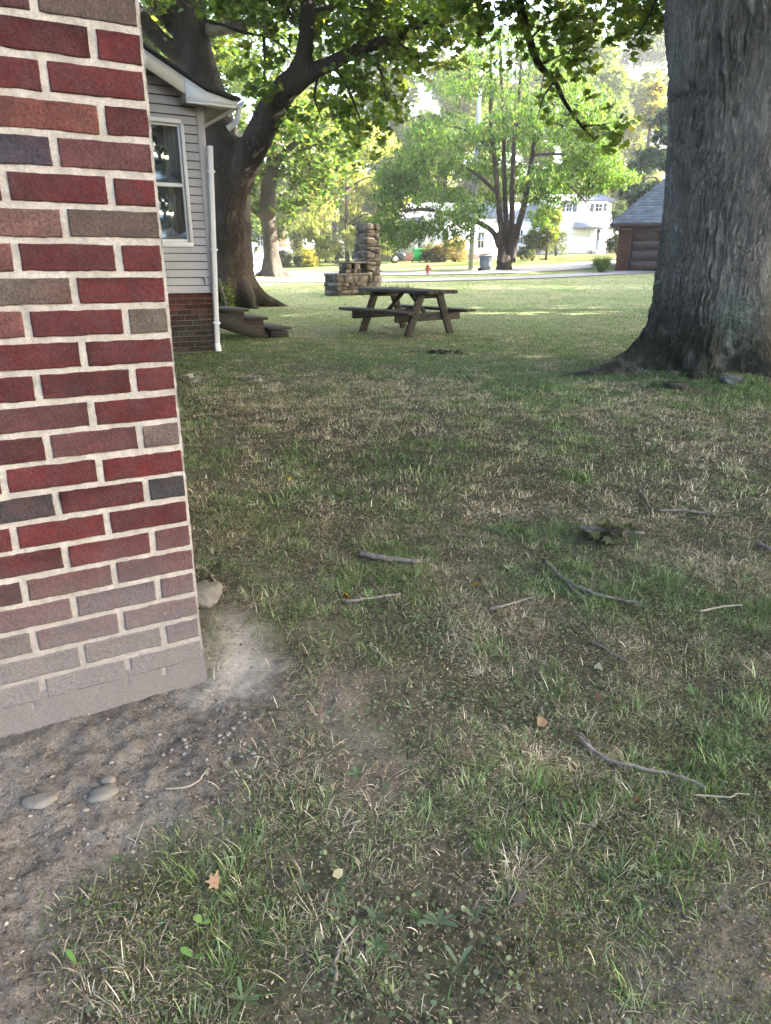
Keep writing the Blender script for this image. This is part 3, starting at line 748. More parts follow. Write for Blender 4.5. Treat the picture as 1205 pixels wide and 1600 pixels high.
V, F = beam(a, b, .066, .066, .006, up=(N[0], N[1], 0)); ds.add(V, F)
V, F = beam(b+np.array([0, 0, .02]), b+np.array([N[0]*.03, N[1]*.03, -.085]), .078, .078, .006, up=(N[0], N[1], 0)); ds.add(V, F)
dsp = ds.build('downspout', M['white'], wing)
for f in (.12, .5, .88):
    c_ = a+(b-a)*f; st_ = MB(); V, F = box(c_+np.array([N[0], N[1], 0])*-.002, (.10, .074, .028), math.atan2(D[1], D[0]), bev=.003); st_.add(V, F); st_.build('strap', M['white'], dsp)
hk = MB(); P = [fh(np.array(-.135), np.array(o), np.array(z)) for o, z in ((.01, 1.01), (.04, 1.0), (.05, .97), (.045, .93), (.03, .91))]
V, F = tube(catmull(P, 4), .009, 7); hk.add(V, F); V, F = box(fh(np.array(-.135), np.array(.022), np.array(.99)), (.04, .02, .05), math.atan2(D[1], D[0]), bev=.004); hk.add(V, F)
hk.build('faucet', M['metal'], wing, True)

# ================================================================ WOODEN STEPS
wa = math.atan2(D[1], D[0]); stp = gpx(395, 522)
ws = thing('wooden_steps', 'dark weathered wooden steps of three treads beside grey siding wing', 'steps', (stp[0], stp[1], 0))
Bd = np.array([-2.49, 11.67])
def sp_(s, o, z): return np.array([Bd[0]+D[0]*s+N[0]*o, Bd[1]+D[1]*s+N[1]*o, z])
for s, z, L in ((.04, .46, .40), (.37, .32, .38), (.76, .15, .40)):
    m = MB(); V, F = box(sp_(s, -.35, z), (L, .95, .042), wa, bev=.006); V[:, 2] += .01*(V[:, 0]-V[:, 0].mean()); m.add(V, F); m.build('tread', M['wood'], ws)
for o in (.05, -.75):
    m = MB(); pr = [(-.5, .433), (.18, .433), (.19, .293), (.50, .293), (.52, .12), (.60, .0), (.36, .0), (-.2, .20), (-.5, .30)]
    A = np.array([sp_(s, o, z) for s, z in pr]); B = np.array([sp_(s, o-.04, z) for s, z in pr]); n = len(pr)
    m.add(np.concatenate([A, B]), [np.arange(n)[None], (np.arange(n)[::-1]+n)[None], np.array([[i, i+n, (i+1) % n+n, (i+1) % n] for i in range(n)])]); m.build('stringer', M['wood'], ws)
m = MB(); V, F = box(sp_(.77, -.35, .055), (.32, .85, .11), wa, bev=.006); m.add(V, F); m.build('footing_board', M['wood'], ws)

# ================================================================ PICNIC TABLE
ea = R(40); e_ = np.array([math.cos(ea), math.sin(ea)]); l_ = np.array([-e_[1], e_[0]])
pt = thing('picnic_table', 'dark weathered wooden picnic table with attached benches on the lawn', 'picnic table', (*TABLE_C, 0))
def tp(e, l, z): return np.array([TABLE_C[0]+e_[0]*e+l_[0]*l, TABLE_C[1]+e_[1]*e+l_[1]*l, z+float(G(*TABLE_C))])
la = math.atan2(l_[1], l_[0])
m = MB()
for k in range(5):
    V, F = box(tp((k-2)*.146, rng.normal(0, .006), .73+rng.normal(0, .003)), (1.86, .141, .058), la, bev=.006); m.add(V, F, (1, 1, 1))
m.build('tabletop', M['wood'], pt)
for sg in (-1, 1):
    m = MB()
    for q in (.60, .74): V, F = box(tp(sg*q, 0, .405), (1.9, .138, .046), la, bev=.006); m.add(V, F)
    m.build('bench', M['wood'], pt)
for l in (-.62, .62):
    for sg in (-1, 1):
        m = MB(); V, F = beam(tp(sg*.22, l, .71), tp(sg*.50, l, -.02), .09, .04, .004, up=(l_[0], l_[1], 0)); 
        V, F = beam(tp(sg*.20, l, .715), tp(sg*.52, l, -.02), .045, .15, .004, up=np.cross(np.array([l_[0], l_[1], 0]), tp(sg*.52, l, 0)-tp(sg*.2, l, .715)))
        m.add(V, F); m.build('leg', M['wood'], pt)
    io = .040 if l > 0 else -.040
    m = MB(); V, F = beam(tp(-.78, l-io, .315), tp(.78, l-io, .315), .042, .14, .02, ); m.add(V, F); m.build('bench_support', M['wood'], pt)
    m = MB(); V, F = beam(tp(-.36, l-io, .665), tp(.36, l-io, .665), .038, .10, .012); m.add(V, F); m.build('top_support', M['wood'], pt)
    m = MB(); V, F = beam(tp(0, l-io*2, .36), tp(0, l*.18, .69), .085, .038, .004, up=(e_[0], e_[1], 0)); 
    V, F = beam(tp(0, l-io*2, .33), tp(0, l*.15, .70), .085, .038, .004); m.add(V, F); m.build('diagonal_brace', M['wood'], pt)

# ================================================================ STONE FIREPLACE
FY = 22.0
fz = .23
front = at(520+5, 463, FY)                                          # the corner nearest the viewer
fx = front[:2]; fa_ = R(46); r_ = np.array([math.cos(fa_), math.sin(fa_)]); q_ = np.array([-r_[1], r_[0]])
fp = thing('stone_fireplace', 'old outdoor stone fireplace with tall square chimney behind picnic table', 'fireplace', (fx[0]+.8, fx[1]+.8, float(G(*fx))))
fz = float(G(*fx))-.05
def fpt(r, q, z): return np.array([fx[0]+r_[0]*r+q_[0]*q, fx[1]+r_[1]*r+q_[1]*q, fz+z])
STC = [(.115, .098, .082), (.085, .072, .061), (.155, .134, .114), (.06, .051, .044), (.13, .114, .098)]
def stones(mb, r0, r1, q0, q1, z0, z1, hs=.15, ln=.26):
    """coursed rough stones round the four sides of a block, with a core behind the joints"""
    V, F = box(fpt((r0+r1)/2, (q0+q1)/2, (z0+z1)/2), (r1-r0-.03, q1-q0-.03, z1-z0-.02), fa_); mb.add(V, F, (.05, .042, .036))
    z = z0
    while z < z1-.03:
        h = min(rng.uniform(.7, 1.3)*hs, z1-z)
        if z1-(z+h) < .06: h = z1-z
        for face in range(4):
            A = r1-r0 if face % 2 == 0 else q1-q0; s = -rng.uniform(0, .03)
            while s < A-.02:
                L = min(rng.uniform(.6, 1.5)*ln, A-s)
                if A-(s+L) < .08: L = A-s
                c = s+L/2; d = .06; pj = rng.uniform(-.02, .022)
                cr, cq = [(r0+c, q0+d-pj), (r1-d+pj, q0+c), (r0+c, q1-d+pj), (r0+d-pj, q0+c)][face]
                sz = (L-.005, .15, h-.006) if face % 2 == 0 else (.15, L-.005, h-.006)
                V, F = box(fpt(cr, cq, z+h/2), sz, fa_, bev=.012)
                V = V + rng.normal(0, .009, V.shape); mb.add(V, F, np.array(STC[rng.integers(0, 5)])*rng.uniform(.75, 1.3))
                s += L
        z += h
st = NT('fireplace_stone'); v = st.coord(); c = st.mix(st.mapr(st.noise(v, 14, 5, .7), .3, .7), (.55, .55, .55), (1.4, 1.4, 1.4)); c = st.mix(1., st.attr(), c, 'MULTIPLY')
M['stone'] = st.done(st.bsdf(c, .95, st.bump(st.noise(v, 35, 5, .7), .8, .02), .1))
LR, LQ = 1.86, .55
m = MB(); stones(m, 0, LR, 0, LQ, 0, .64, .125, .30); m.build('hearth', M['stone'], fp)
m = MB(); V, F = box(fpt(LR/2-.28, LQ/2, .675), (LR-.5, LQ+.07, .06), fa_, bev=.012); V += rng.normal(0, .006, V.shape); m.add(V, F, (.13, .115, .1)); m.build('hearth_slab', M['stone'], fp)
CH0 = LR-.60
m = MB(); stones(m, CH0, LR, 0, LQ, .64, 1.36, .12, .30); z = 1.36
for k, ins in enumerate((.012, .025, .04, .05)): stones(m, CH0+ins, LR-ins*.9, ins, LQ-ins, z, z+.2, .13, .30); z += .2
m.build('chimney', M['stone'], fp)
for a in (.42, .80):
    m = MB(); stones(m, a, a+.22, .06, .36, .705, .99, .15, .2); m.build('pier', M['stone'], fp)
m = MB(); V, F = box(fpt(.86, LQ/2, 1.02), (.98, LQ-.02, .055), fa_, bev=.012); V += rng.normal(0, .006, V.shape); m.add(V, F, (.14, .125, .11)); m.build('mantel_slab', M['stone'], fp)
m = MB(); stones(m, LR+.005, LR+.5, .0, .34, 0, .24, .12, .25); m.build('side_ledge', M['stone'], fp)
# ================================================================ TREES
LEAFT = np.array([(0, -.5), (.10, -.36), (.36, -.40), (.26, -.18), (.52, -.02), (.30, .06), (.34, .30), (.14, .22), (0, .55), (-.14, .22), (-.34, .30), (-.30, .06), (-.52, -.02), (-.26, -.18), (-.36, -.40), (-.10, -.36)])
KITE = np.array([(0, -.5), (.28, .02), (0, .5), (-.28, .02)])
SLIM = np.array([(0, -.5), (.15, .0), (0, .5), (-.15, .0)])
BROAD = np.array([(0, -.5), (.33, -.15), (.28, .25), (0, .5), (-.28, .25), (-.33, -.15)])
def leafverts(P, size, tmpl, droop=.5, tilt=.6, fold=.0):
    n = len(P); h = rng.uniform(0, 2*PI, n)
    u = np.stack([np.cos(h), np.sin(h), -droop+rng.normal(0, .35, n)], 1); u /= np.linalg.norm(u, axis=1)[:, None]
    nr = rng.normal(0, tilt, (n, 3)) + np.array([0, 0, 1.]); nr -= (nr*u).sum(1)[:, None]*u; nr /= np.linalg.norm(nr, axis=1)[:, None]
    w_ = np.cross(nr, u); s = np.broadcast_to(size, (n,))[:, None, None]
    V = P[:, None] + s*(tmpl[None, :, 1, None]*u[:, None] + tmpl[None, :, 0, None]*w_[:, None] - (np.abs(tmpl[:, 0])*fold)[None, :, None]*nr[:, None])
    k = len(tmpl); return V.reshape(-1, 3), (np.arange(n)*k)[:, None]+np.arange(k)
def leafcol(n, base, var=.22, alt=None, palt=.12):
    b = np.tile(np.asarray(base, float), (n, 1))
    if alt is not None: k = rng.uniform(size=n) < palt; b[k] = alt
    return np.clip(b*(1+var*rng.normal(size=(n, 1)))*(1+.08*rng.normal(size=(n, 3))), .003, .6)
def cluster_pts(cs, dens, hollow=.35):
    """cs: rows x,y,z,rx,ry,rz -> random points, clumped into small sprays"""
    out = []
    for x, y, z, rx, ry, rz in cs:
        n = max(6, int(dens*rx*ry*rz*4.19)); ns = max(2, n//9)
        d = rng.normal(size=(ns, 3)); d /= np.linalg.norm(d, axis=1)[:, None]
        r = rng.uniform(hollow**3, 1, ns)**(1/3.); c = d*r[:, None]*np.array([rx, ry, rz])+np.array([x, y, z])
        k = rng.integers(0, ns, n); out.append(c[k]+rng.normal(0, .16, (n, 3))*np.array([1, 1, .7])*min(1., .35+.35*rx))
    return np.concatenate(out)
def remesh(o, vox, smooth=2):
    m = o.modifiers.new('join', 'REMESH'); m.mode = 'VOXEL'; m.voxel_size = vox; m.use_smooth_shade = True
    if smooth: s = o.modifiers.new('relax', 'SMOOTH'); s.iterations = smooth; s.factor = .5
def P3(L): return np.array([at(a, b, c) for a, b, c in L])

# ---- the big maple on the right
RC = np.array([3.86, 8.05])
rt = thing('maple_tree', 'huge grey-barked maple trunk with flared roots at right, lichen on its bark', 'tree', (RC[0], RC[1], float(G(*RC))))
LE = P3([(1031, -60, 8.15), (1032, 0, 8.15), (1037, 100, 8.15), (1037, 200, 8.15), (1033, 300, 8.15), (1026, 400, 8.15), (1021, 450, 8.15), (1016, 500, 8.15)])
zk = LE[::-1, 2]; xl = LE[::-1, 0]
xr_ = at(1197, 425, 8.15)[0]
nth, nz_ = 560, 560
zg = np.concatenate([np.linspace(-.3, 1.4, 260), np.linspace(1.4, 6.2, 301)[1:]])
th = np.linspace(0, 2*PI, nth, endpoint=False)
TT, ZG = np.meshgrid(th, zg)
XLz = np.interp(ZG, zk, xl); 
hw = np.interp(ZG, [0, 1, 2, 3.6, 5, 6.2], [xr_-np.interp(z, zk, xl) for z in (0, 1.0)] + [xr_-np.interp(2, zk, xl)+.04, xr_-np.interp(3.6, zk, xl)+.16, 1.95, 2.1])/2
cx = XLz+hw
rr = hw*(1 - .06*np.cos(2*TT))
zb_ = ZG-.02
for a, A, wd, h in ((PI*1.06, .62, .30, .26), (PI*1.06, .45, .16, .13), (PI*1.36, .46, .22, .26), (PI*1.62, .46, .26, .26), (PI*1.86, .5, .25, .28), (.3, .5, .3, .3), (1.2, .4, .3, .3), (2.3, .5, .3, .3)):
    dth = (TT-a+PI) % (2*PI)-PI; rr = rr + A*np.exp(-(dth/wd)**2)*np.exp(-np.maximum(zb_, 0)/h)
rr = rr + .10*np.exp(-np.maximum(zb_, 0)/.35)
al = TT*hw                                                        # arc length
ang = np.cos(TT)*3; ang2 = np.sin(TT)*3
rr = rr + .05*(fbm(ang*.7+5, ang2*.7+ZG*.45, 101, 3)-.5)*2
rid = np.abs(fbm(TT*14+1.1*fbm(TT*7, ZG*5, 4, 2), ZG*4.5, 103, 4)-.5)*2
rr = rr + .042*(np.clip(rid*2.4, 0, 1)-.5)*(.5+.8*sstep(.45, .6, fbm(TT*2.6, ZG*1.1, 109, 2))) + .016*(fbm(TT*46, ZG*16, 105, 3)-.5)*2 + .07*np.exp(-np.maximum(zb_, 0)/.3)*(fbm(TT*9, ZG*8, 115, 3)-.5)*2
def groove(pts, wdt, dep):
    global rr
    P = catmull([(*at(a, b, 7.5)[[0, 2]], 0) for a, b in pts], 10)
    xs = cx+rr*np.cos(TT); front = np.sin(TT) < 0.1
    d = np.full(rr.shape, 9.)
    for p in P: d = np.minimum(d, np.hypot(xs-p[0], ZG-p[1]))
    rr = rr - dep*np.exp(-(d/wdt)**2)*front
groove([(1040, 160), (1060, 142), (1085, 134), (1110, 140), (1128, 162), (1141, 178)], .022, .035)
groove([(1141, 178), (1155, 150), (1168, 120), (1175, 60), (1178, -20)], .022, .03)
groove([(1040, 175), (1043, 300), (1052, 420), (1048, 560)], .05, .035)
groove([(1145, 190), (1150, 300), (1140, 420)], .05, .02)
X = np.stack([cx+rr*np.cos(TT), RC[1]+rr*np.sin(TT)*np.where(np.sin(TT) < 0, .95, 1), ZG], -1)
jj = (np.arange(nth)+1) % nth; i, j = np.meshgrid(np.arange(len(zg)-1), np.arange(nth), indexing='ij')
F = np.stack([i*nth+j, i*nth+jj[j], (i+1)*nth+jj[j], (i+1)*nth+j], -1).reshape(-1, 4)
m = MB(); m.add(X.reshape(-1, 3), F); m.build('trunk', M['bark_grey'], rt, True)
m = MB()
for P, r in (([(3.5, 8.15, 5.6), (2.2, 8.4, 7.5), (.5, 8.8, 9.5), (-1.5, 9, 11.5)], (.6, .45, .3, .12)), ([(4.0, 8.3, 5.8), (4.3, 9.5, 8), (4.6, 11, 11)], (.6, .4, .15)), ([(4.4, 8.1, 5.8), (6, 7.2, 7.8), (8, 6.5, 10)], (.6, .4, .15)), ([(3.9, 7.9, 5.8), (3.3, 6, 8), (2.6, 4, 10)], (.5, .35, .12))):
    P = catmull(P, 6); V, F = tube(P, np.interp(np.linspace(0, 1, len(P)), np.linspace(0, 1, len(r)), r), 14, .04); m.add(V, F)
m.build('limb', M['bark_grey'], rt, True)
hang = P3([(905, -330, 9.3), (800, -90, 11.2), (806, 0, 11.6), (822, 60, 12.), (838, 100, 12.3), (862, 125, 12.6), (880, 160, 12.9), (905, 195, 13.2), (925, 215, 13.4)])
hang = np.concatenate([[[3.6, 8.3, 6.2]], hang])
m = MB(); P = catmull(hang, 6); V, F = tube(P, np.linspace(.10, .012, len(P))**1.0, 8, .08); m.add(V, F)
for L in ([(838, 100, 12.3), (870, 85, 12.4), (905, 70, 12.6)], [(862, 125, 12.6), (845, 150, 12.8), (838, 175, 13)], [(806, 0, 11.6), (770, 25, 11.6), (735, 40, 11.7)], [(905, 195, 13.2), (940, 195, 13.4), (960, 215, 13.5)], [(1035, -40, 10), (1005, 30, 10.5), (975, 70, 10.8)], [(822, 60, 12), (860, 30, 12), (930, 20, 12)]):
    P = catmull(P3(L), 5); V, F = tube(P, np.linspace(.022, .006, len(P)), 6); m.add(V, F)
m.build('branch', M['bark_brown'], rt, True)
LG = (.105, .155, .04); LY = (.20, .22, .04)
rc_ = []
for px, py, Y, r in [(700, 8, 11, .42), (735, 25, 11.2, .4), (765, 12, 11.4, .4), (800, 25, 11.5, .4), (770, 62, 11.6, .32), (752, 95, 12, .22), (835, 45, 11.8, .42), (860, 85, 12.2, .42), (895, 62, 12.3, .45), (930, 30, 12, .48), (965, 20, 11.5, .45), (995, 20, 11, .42), (1015, 50, 10.8, .28), (900, 120, 12.6, .36), (845, 140, 12.7, .26), (872, 165, 12.8, .3), (925, 150, 12.9, .26), (905, 200, 13.1, .32), (940, 190, 13.3, .36), (960, 208, 13.4, .34), (975, 185, 13.4, .25), (945, 225, 13.4, .22), (845, 185, 12.9, .22), (800, 85, 12., .3), (980, 55, 11.3, .3), (1000, -10, 11, .5), (880, 0, 12, .5), (825, -5, 11.7, .5), (745, -15, 11.4, .5), (690, -20, 11, .5), (950, -25, 12, .6)]:
    p = at(px, py, Y); rc_.append((*p, r*1.0, r*1.2, r*.8))
m = MB(); P = cluster_pts(rc_, 270, .2); V, F = leafverts(P, rng.uniform(.09, .16, len(P)), LEAFT, .45, .55, .25); m.add(V, F, np.repeat(leafcol(len(P), LG, .25, LY, .08), 16, 0))
nl = 92000; d = rng.normal(size=(nl, 3)); d /= np.linalg.norm(d, axis=1)[:, None]; P = d*(rng.uniform(.35, 1, nl)**.5)[:, None]*np.array([9.0, 8.0, 6.2])+np.array([4.2, 5.6, 9.6])
keep = (P[:, 2] > 4.6) & (P[:, 2]-CAMZ > .335*np.maximum(P[:, 1], 0)+.35) & (fbm(P[:, 0]*.5+P[:, 2]*.3, P[:, 1]*.5, 201, 3) > .36)
P = P[keep]; V, F = leafverts(P, rng.uniform(.14, .24, len(P)), BROAD, .3, .5); m.add(V, F, np.repeat(leafcol(len(P), LG, .2), 6, 0))
m.build('crown', M['leaf'], rt)

# ---- the old maple beside the siding wing
base = gpx(362, 478); BY = 18.4
lt_ = thing('maple_tree', 'dark old maple with forked trunk standing behind grey siding wing', 'tree', (*at(358, 470, BY)[:2], .1))
gz = float(G(*at(358, 470, BY)[:2]))
def tubeP(m, L, r, sides=18, jit=.03, n=6):
    P = catmull(P3(L), n); V, F = tube(P, np.interp(np.linspace(0, 1, len(P)), np.linspace(0, 1, len(r)), r), sides, jit); m.add(V, F)
m = MB()
tubeP(m, [(362, 500, BY), (358, 470, BY), (355, 400, BY), (352, 330, BY), (350, 270, BY), (343, 220, BY)], (.80, .68, .585, .57, .55, .52))
tubeP(m, [(350, 290, BY), (338, 220, BY), (320, 160, BY), (303, 110, BY+.1), (293, 50, BY+.2), (285, -40, BY+.3), (270, -200, BY+.5), (262, -330, BY+.8)], (.5, .48, .48, .47, .42, .35, .26, .16))
tubeP(m, [(360, 300, BY-.1), (376, 262, BY-.2), (394, 228, BY-.3), (418, 178, BY-.4), (440, 142, BY-.5), (466, 120, BY-.5)], (.42, .36, .33, .31, .29, .26))
tubeP(m, [(452, 132, BY-.5), (468, 95, BY-.6), (474, 55, BY-.7), (477, 0, BY-.8), (486, -120, BY-.9)], (.25, .19, .175, .16, .1))
tubeP(m, [(445, 138, BY-.5), (475, 118, BY-.6), (515, 99, BY-.9), (560, 76, BY-1.2), (605, 61, BY-1.5), (655, 36, BY-1.9), (695, 8, BY-2.3), (740, -50, BY-2.8)], (.23, .19, .15, .135, .115, .115, .09, .06), 14, .12)
tubeP(m, [(305, 125, BY), (278, 92, BY-.1), (252, 70, BY-.2), (228, 45, BY-.3), (205, 15, BY-.5), (170, -40, BY-.8)], (.22, .2, .19, .18, .17, .12))
tubeP(m, [(288, 60, BY+.2), (262, 40, BY+.1), (240, 10, BY), (222, -30, BY)], (.2, .17, .16, .12))
for a, A in ((.05, 1.15), (-.75, .8), (-1.5, .75), (-2.4, .8), (2.6, .7), (1.2, .7)):
    b0 = at(358, 470, BY); dr = np.array([math.cos(a), math.sin(a), 0])
    P = [b0*[1, 1, 0]+[0, 0, gz+1.0]+dr*.30, b0*[1, 1, 0]+[0, 0, gz+.55]+dr*.50, b0*[1, 1, 0]+[0, 0, gz+.22]+dr*.78, b0*[1, 1, 0]+[0, 0, gz+.03]+dr*A, b0*[1, 1, 0]+[0, 0, gz-.12]+dr*(A+.35)]
    P = catmull(P, 5); V, F = tube(P, np.linspace(.26, .10, len(P)), 12, .03); m.add(V, F)
tr = m.build('trunk', M['bark_brown'], lt_, True); remesh(tr, .055, 2)
m = MB(); tubeP(m, [(322, 50, BY+.1), (345, 46, BY-.1), (380, 41, BY-.3)], (.14, .13, .12), 14, .05); m.build('cut_limb', simple('bare_wood', (.20, .16, .12), .8, .3, 8, .3), lt_, True)  # pale cut limb, with the sun on it put into its colour
m = MB()
for L, r in (([(300, 30, BY), (340, 40, BY-.2), (374, 52, BY-.4), (415, 60, BY-.5), (451, 82, BY-.6)], (.045, .03, .02)), ([(408, 60, BY-.4), (409, 95, BY-.4), (408, 125, BY-.4)], (.04, .02)), ([(560, 78, BY-1.2), (590, 110, BY-1.4), (600, 160, BY-1.5)], (.05, .015)), ([(515, 98, BY-.9), (540, 140, BY-1), (560, 190, BY-1.1)], (.05, .015)), ([(605, 60, BY-1.5), (640, 80, BY-1.7), (680, 85, BY-1.9)], (.04, .012)), ([(477, 20, BY-.8), (520, 10, BY-1), (570, 15, BY-1.2)], (.05, .015)), ([(497, 108, BY-.7), (487, 150, BY-.8), (500, 190, BY-.8)], (.04, .012))): tubeP(m, L, r, 7, .05)
m.build('branch', M['bark_brown'], lt_, True)
lc = []
for px, py, r in [(345, 8, .6), (375, 20, .5), (405, 5, .6), (435, 25, .55), (455, 5, .5), (430, 62, .28), (395, 85, .35), (375, 110, .3), (400, 130, .45), (425, 118, .4), (505, 20, .6), (535, 45, .6), (560, 15, .65), (590, 40, .6), (610, 10, .65), (640, 20, .6), (660, 60, .5), (690, 70, .45), (715, 45, .45), (700, 100, .28), (520, 62, .5), (500, 70, .45), (545, 130, .55), (575, 110, .5), (610, 100, .5), (640, 105, .42), (520, 150, .5), (495, 165, .4), (490, 200, .3), (525, 190, .45), (555, 175, .55), (590, 150, .5), (620, 145, .38), (560, 215, .42), (590, 200, .42), (610, 190, .28), (585, 235, .26), (598, 258, .16), (540, 235, .22), (470, 185, .3), (455, 170, .25), (440, 205, .3), (425, 190, .3), (400, 165, .3), (385, 195, .25), (240, 20, .4), (330, -20, .7), (480, -30, .8), (580, -25, .8), (650, -25, .7), (415, -30, .7), (640, 60, .4), (575, 70, .5)]:
    p = at(px, py, BY-.3-max(0, px-420)*.005+rng.uniform(-.8, 1.0)); lc.append((*p, r*1.05, r*1.3, r*.85))
m = MB(); P = cluster_pts(lc, 255, .2); V, F = leafverts(P, rng.uniform(.11, .19, len(P)), LEAFT, .5, .55, .25); m.add(V, F, np.repeat(leafcol(len(P), (.095, .14, .036), .25, LY, .08), 16, 0))
nl = 20000; d = rng.normal(size=(nl, 3)); d /= np.linalg.norm(d, axis=1)[:, None]; P = d*(rng.uniform(.3, 1, nl)**.5)[:, None]*np.array([8.5, 8, 6])+np.array([-3.0, 17.5, 11.5])
keep = (P[:, 2] > 5.5) & (P[:, 2]-CAMZ > .33*np.maximum(P[:, 1], 0)+.3) & (fbm(P[:, 0]*.5+P[:, 2]*.3, P[:, 1]*.5, 203, 3) > .37)
P = P[keep]; V, F = leafverts(P, rng.uniform(.18, .3, len(P)), BROAD, .3, .5); m.add(V, F, np.repeat(leafcol(len(P), LG, .2), 6, 0))
m.build('crown', M['leaf'], lt_)

# ---- a maple with its trunk hidden behind the huge one, and added shade maples
def row_maple(label, x, y, rad, zc, rz, cut, n, ls):
    g = float(G(x, y)); b = thing('maple_tree', label, 'tree', (x, y, g)); m = MB()
    P = catmull([(x, y, g-.2), (x, y, g+3), (x-.2, y, g+7), (x, y, zc+rz*.6)], 6); V, F = tube(P, np.linspace(.55, .12, len(P)), 14, .05); m.add(V, F)
    for k in range(8):
        a = k*.8; z0 = g+4.5+k*.6; V, F = tube(catmull([(x, y, z0), (x+rad*.4*math.cos(a), y+rad*.4*math.sin(a), z0+2.2), (x+rad*.75*math.cos(a), y+rad*.75*math.sin(a), z0+4)], 5), np.linspace(.22, .04, 11), 8); m.add(V, F)
    m.build('trunk', M['bark_grey'], b, True)
    d = rng.normal(size=(n, 3)); d /= np.linalg.norm(d, axis=1)[:, None]; P = d*(rng.uniform(.25, 1, n)**.5)[:, None]*np.array([rad, rad, rz])+np.array([x, y, zc])
    P = P[(P[:, 2] > g+4) & (P[:, 2]-CAMZ > cut*P[:, 1]) & (fbm(P[:, 0]*.45+P[:, 2]*.3, P[:, 1]*.45, int(x*10), 3) > .38)]
    m = MB(); V, F = leafverts(P, ls*rng.uniform(.7, 1.3, len(P)), BROAD, .4, .55); m.add(V, F, np.repeat(leafcol(len(P), (.075, .115, .028), .25, LY, .1), 6, 0)); m.build('crown', M['leaf'], b)
row_maple('maple crown showing high between hanging branch and huge trunk, its trunk hidden', 9.4, 18.2, 9.2, 11.5, 5.5, .28, 9000, .26)
for k_, (x_, y_, h_) in enumerate([(20., 2., 15.5), (24., 11., 17.), (23., 19.5, 17.), (26., 28., 17.), (27., 36.5, 15.)]):  # unseen trees, added right of the view to keep sun off the yard
    row_maple(['first shade maple right of the lawn outside the view, nearest', 'second shade maple outside the view at right', 'third shade maple outside the view at right', 'fourth shade maple outside the view at right', 'fifth shade maple outside the view at right, farthest'][k_], x_, y_, 6.2, h_*.58, h_*.44, -9, 34000, .36)

# ---- the second maple by the lane
T2 = 36.; p0 = at(423, 428, T2); t2 = thing('maple_tree', 'smaller brown maple trunk beside the lane, seen past the forked maple', 'tree', (p0[0], p0[1], float(G(*p0[:2]))))
m = MB(); tubeP(m, [(424, 440, T2), (423, 426, T2), (422, 405, T2), (419, 370, T2), (415, 330, T2), (417, 290, T2), (424, 240, T2), (428, 150, T2)], (.75, .55, .38, .36, .38, .35, .3, .2))
tubeP(m, [(414, 350, T2), (400, 335, T2), (386, 325, T2-.3), (370, 300, T2-.6)], (.16, .13, .1, .06)); tubeP(m, [(417, 285, T2), (440, 240, T2-.5), (480, 215, T2-1), (530, 210, T2-1.5)], (.2, .14, .1, .05)); tubeP(m, [(420, 300, T2), (400, 260, T2), (385, 220, T2)], (.15, .1, .05))
for a in (0, 1.3, 2.5, 3.6, 5.):
    b0 = at(423, 426, T2); b0[2] = float(G(*b0[:2])); dr = np.array([math.cos(a), math.sin(a), 0])
    P = catmull([b0+dr*.25+[0, 0, .7], b0+dr*.42+[0, 0, .25], b0+dr*.75+[0, 0, .02], b0+dr*.95+[0, 0, -.15]], 5); V, F = tube(P, np.linspace(.2, .08, len(P)), 10); m.add(V, F)
tr = m.build('trunk', M['bark_far'], t2, True); remesh(tr, .06, 2)
lc = []
for px, py, r in [(395, 255, .9), (390, 300, .7), (400, 225, 1.), (430, 200, 1.), (450, 235, 1.), (440, 270, .7), (470, 260, 1.), (490, 230, 1.), (480, 290, .9), (505, 275, 1.), (520, 240, 1.), (540, 260, .8), (455, 310, .7), (475, 325, .6), (500, 310, .7), (395, 345, .6), (380, 330, .6), (400, 375, .4), (385, 385, .4), (430, 320, .45), (450, 345, .4), (460, 180, 1.1), (420, 160, 1.1), (520, 205, .9), (545, 225, .8), (400, 310, .6)]:
    p = at(px, py, T2+rng.uniform(-2, 1.5)); lc.append((*p, r*1.25, r*1.3, r))
for k in range(26):
    lc.append((p0[0]+rng.uniform(-4, 4), T2+rng.uniform(-4, 4), rng.uniform(9, 14), 1.4, 1.4, 1.1))
m = MB(); P = cluster_pts(lc, 42, .2); V, F = leafverts(P, rng.uniform(.18, .30, len(P)), BROAD, .4, .55); m.add(V, F, np.repeat(leafcol(len(P), (.075, .125, .028), .25, (.18, .2, .04), .1), 6, 0)); m.build('crown', M['leaf_far'], t2)

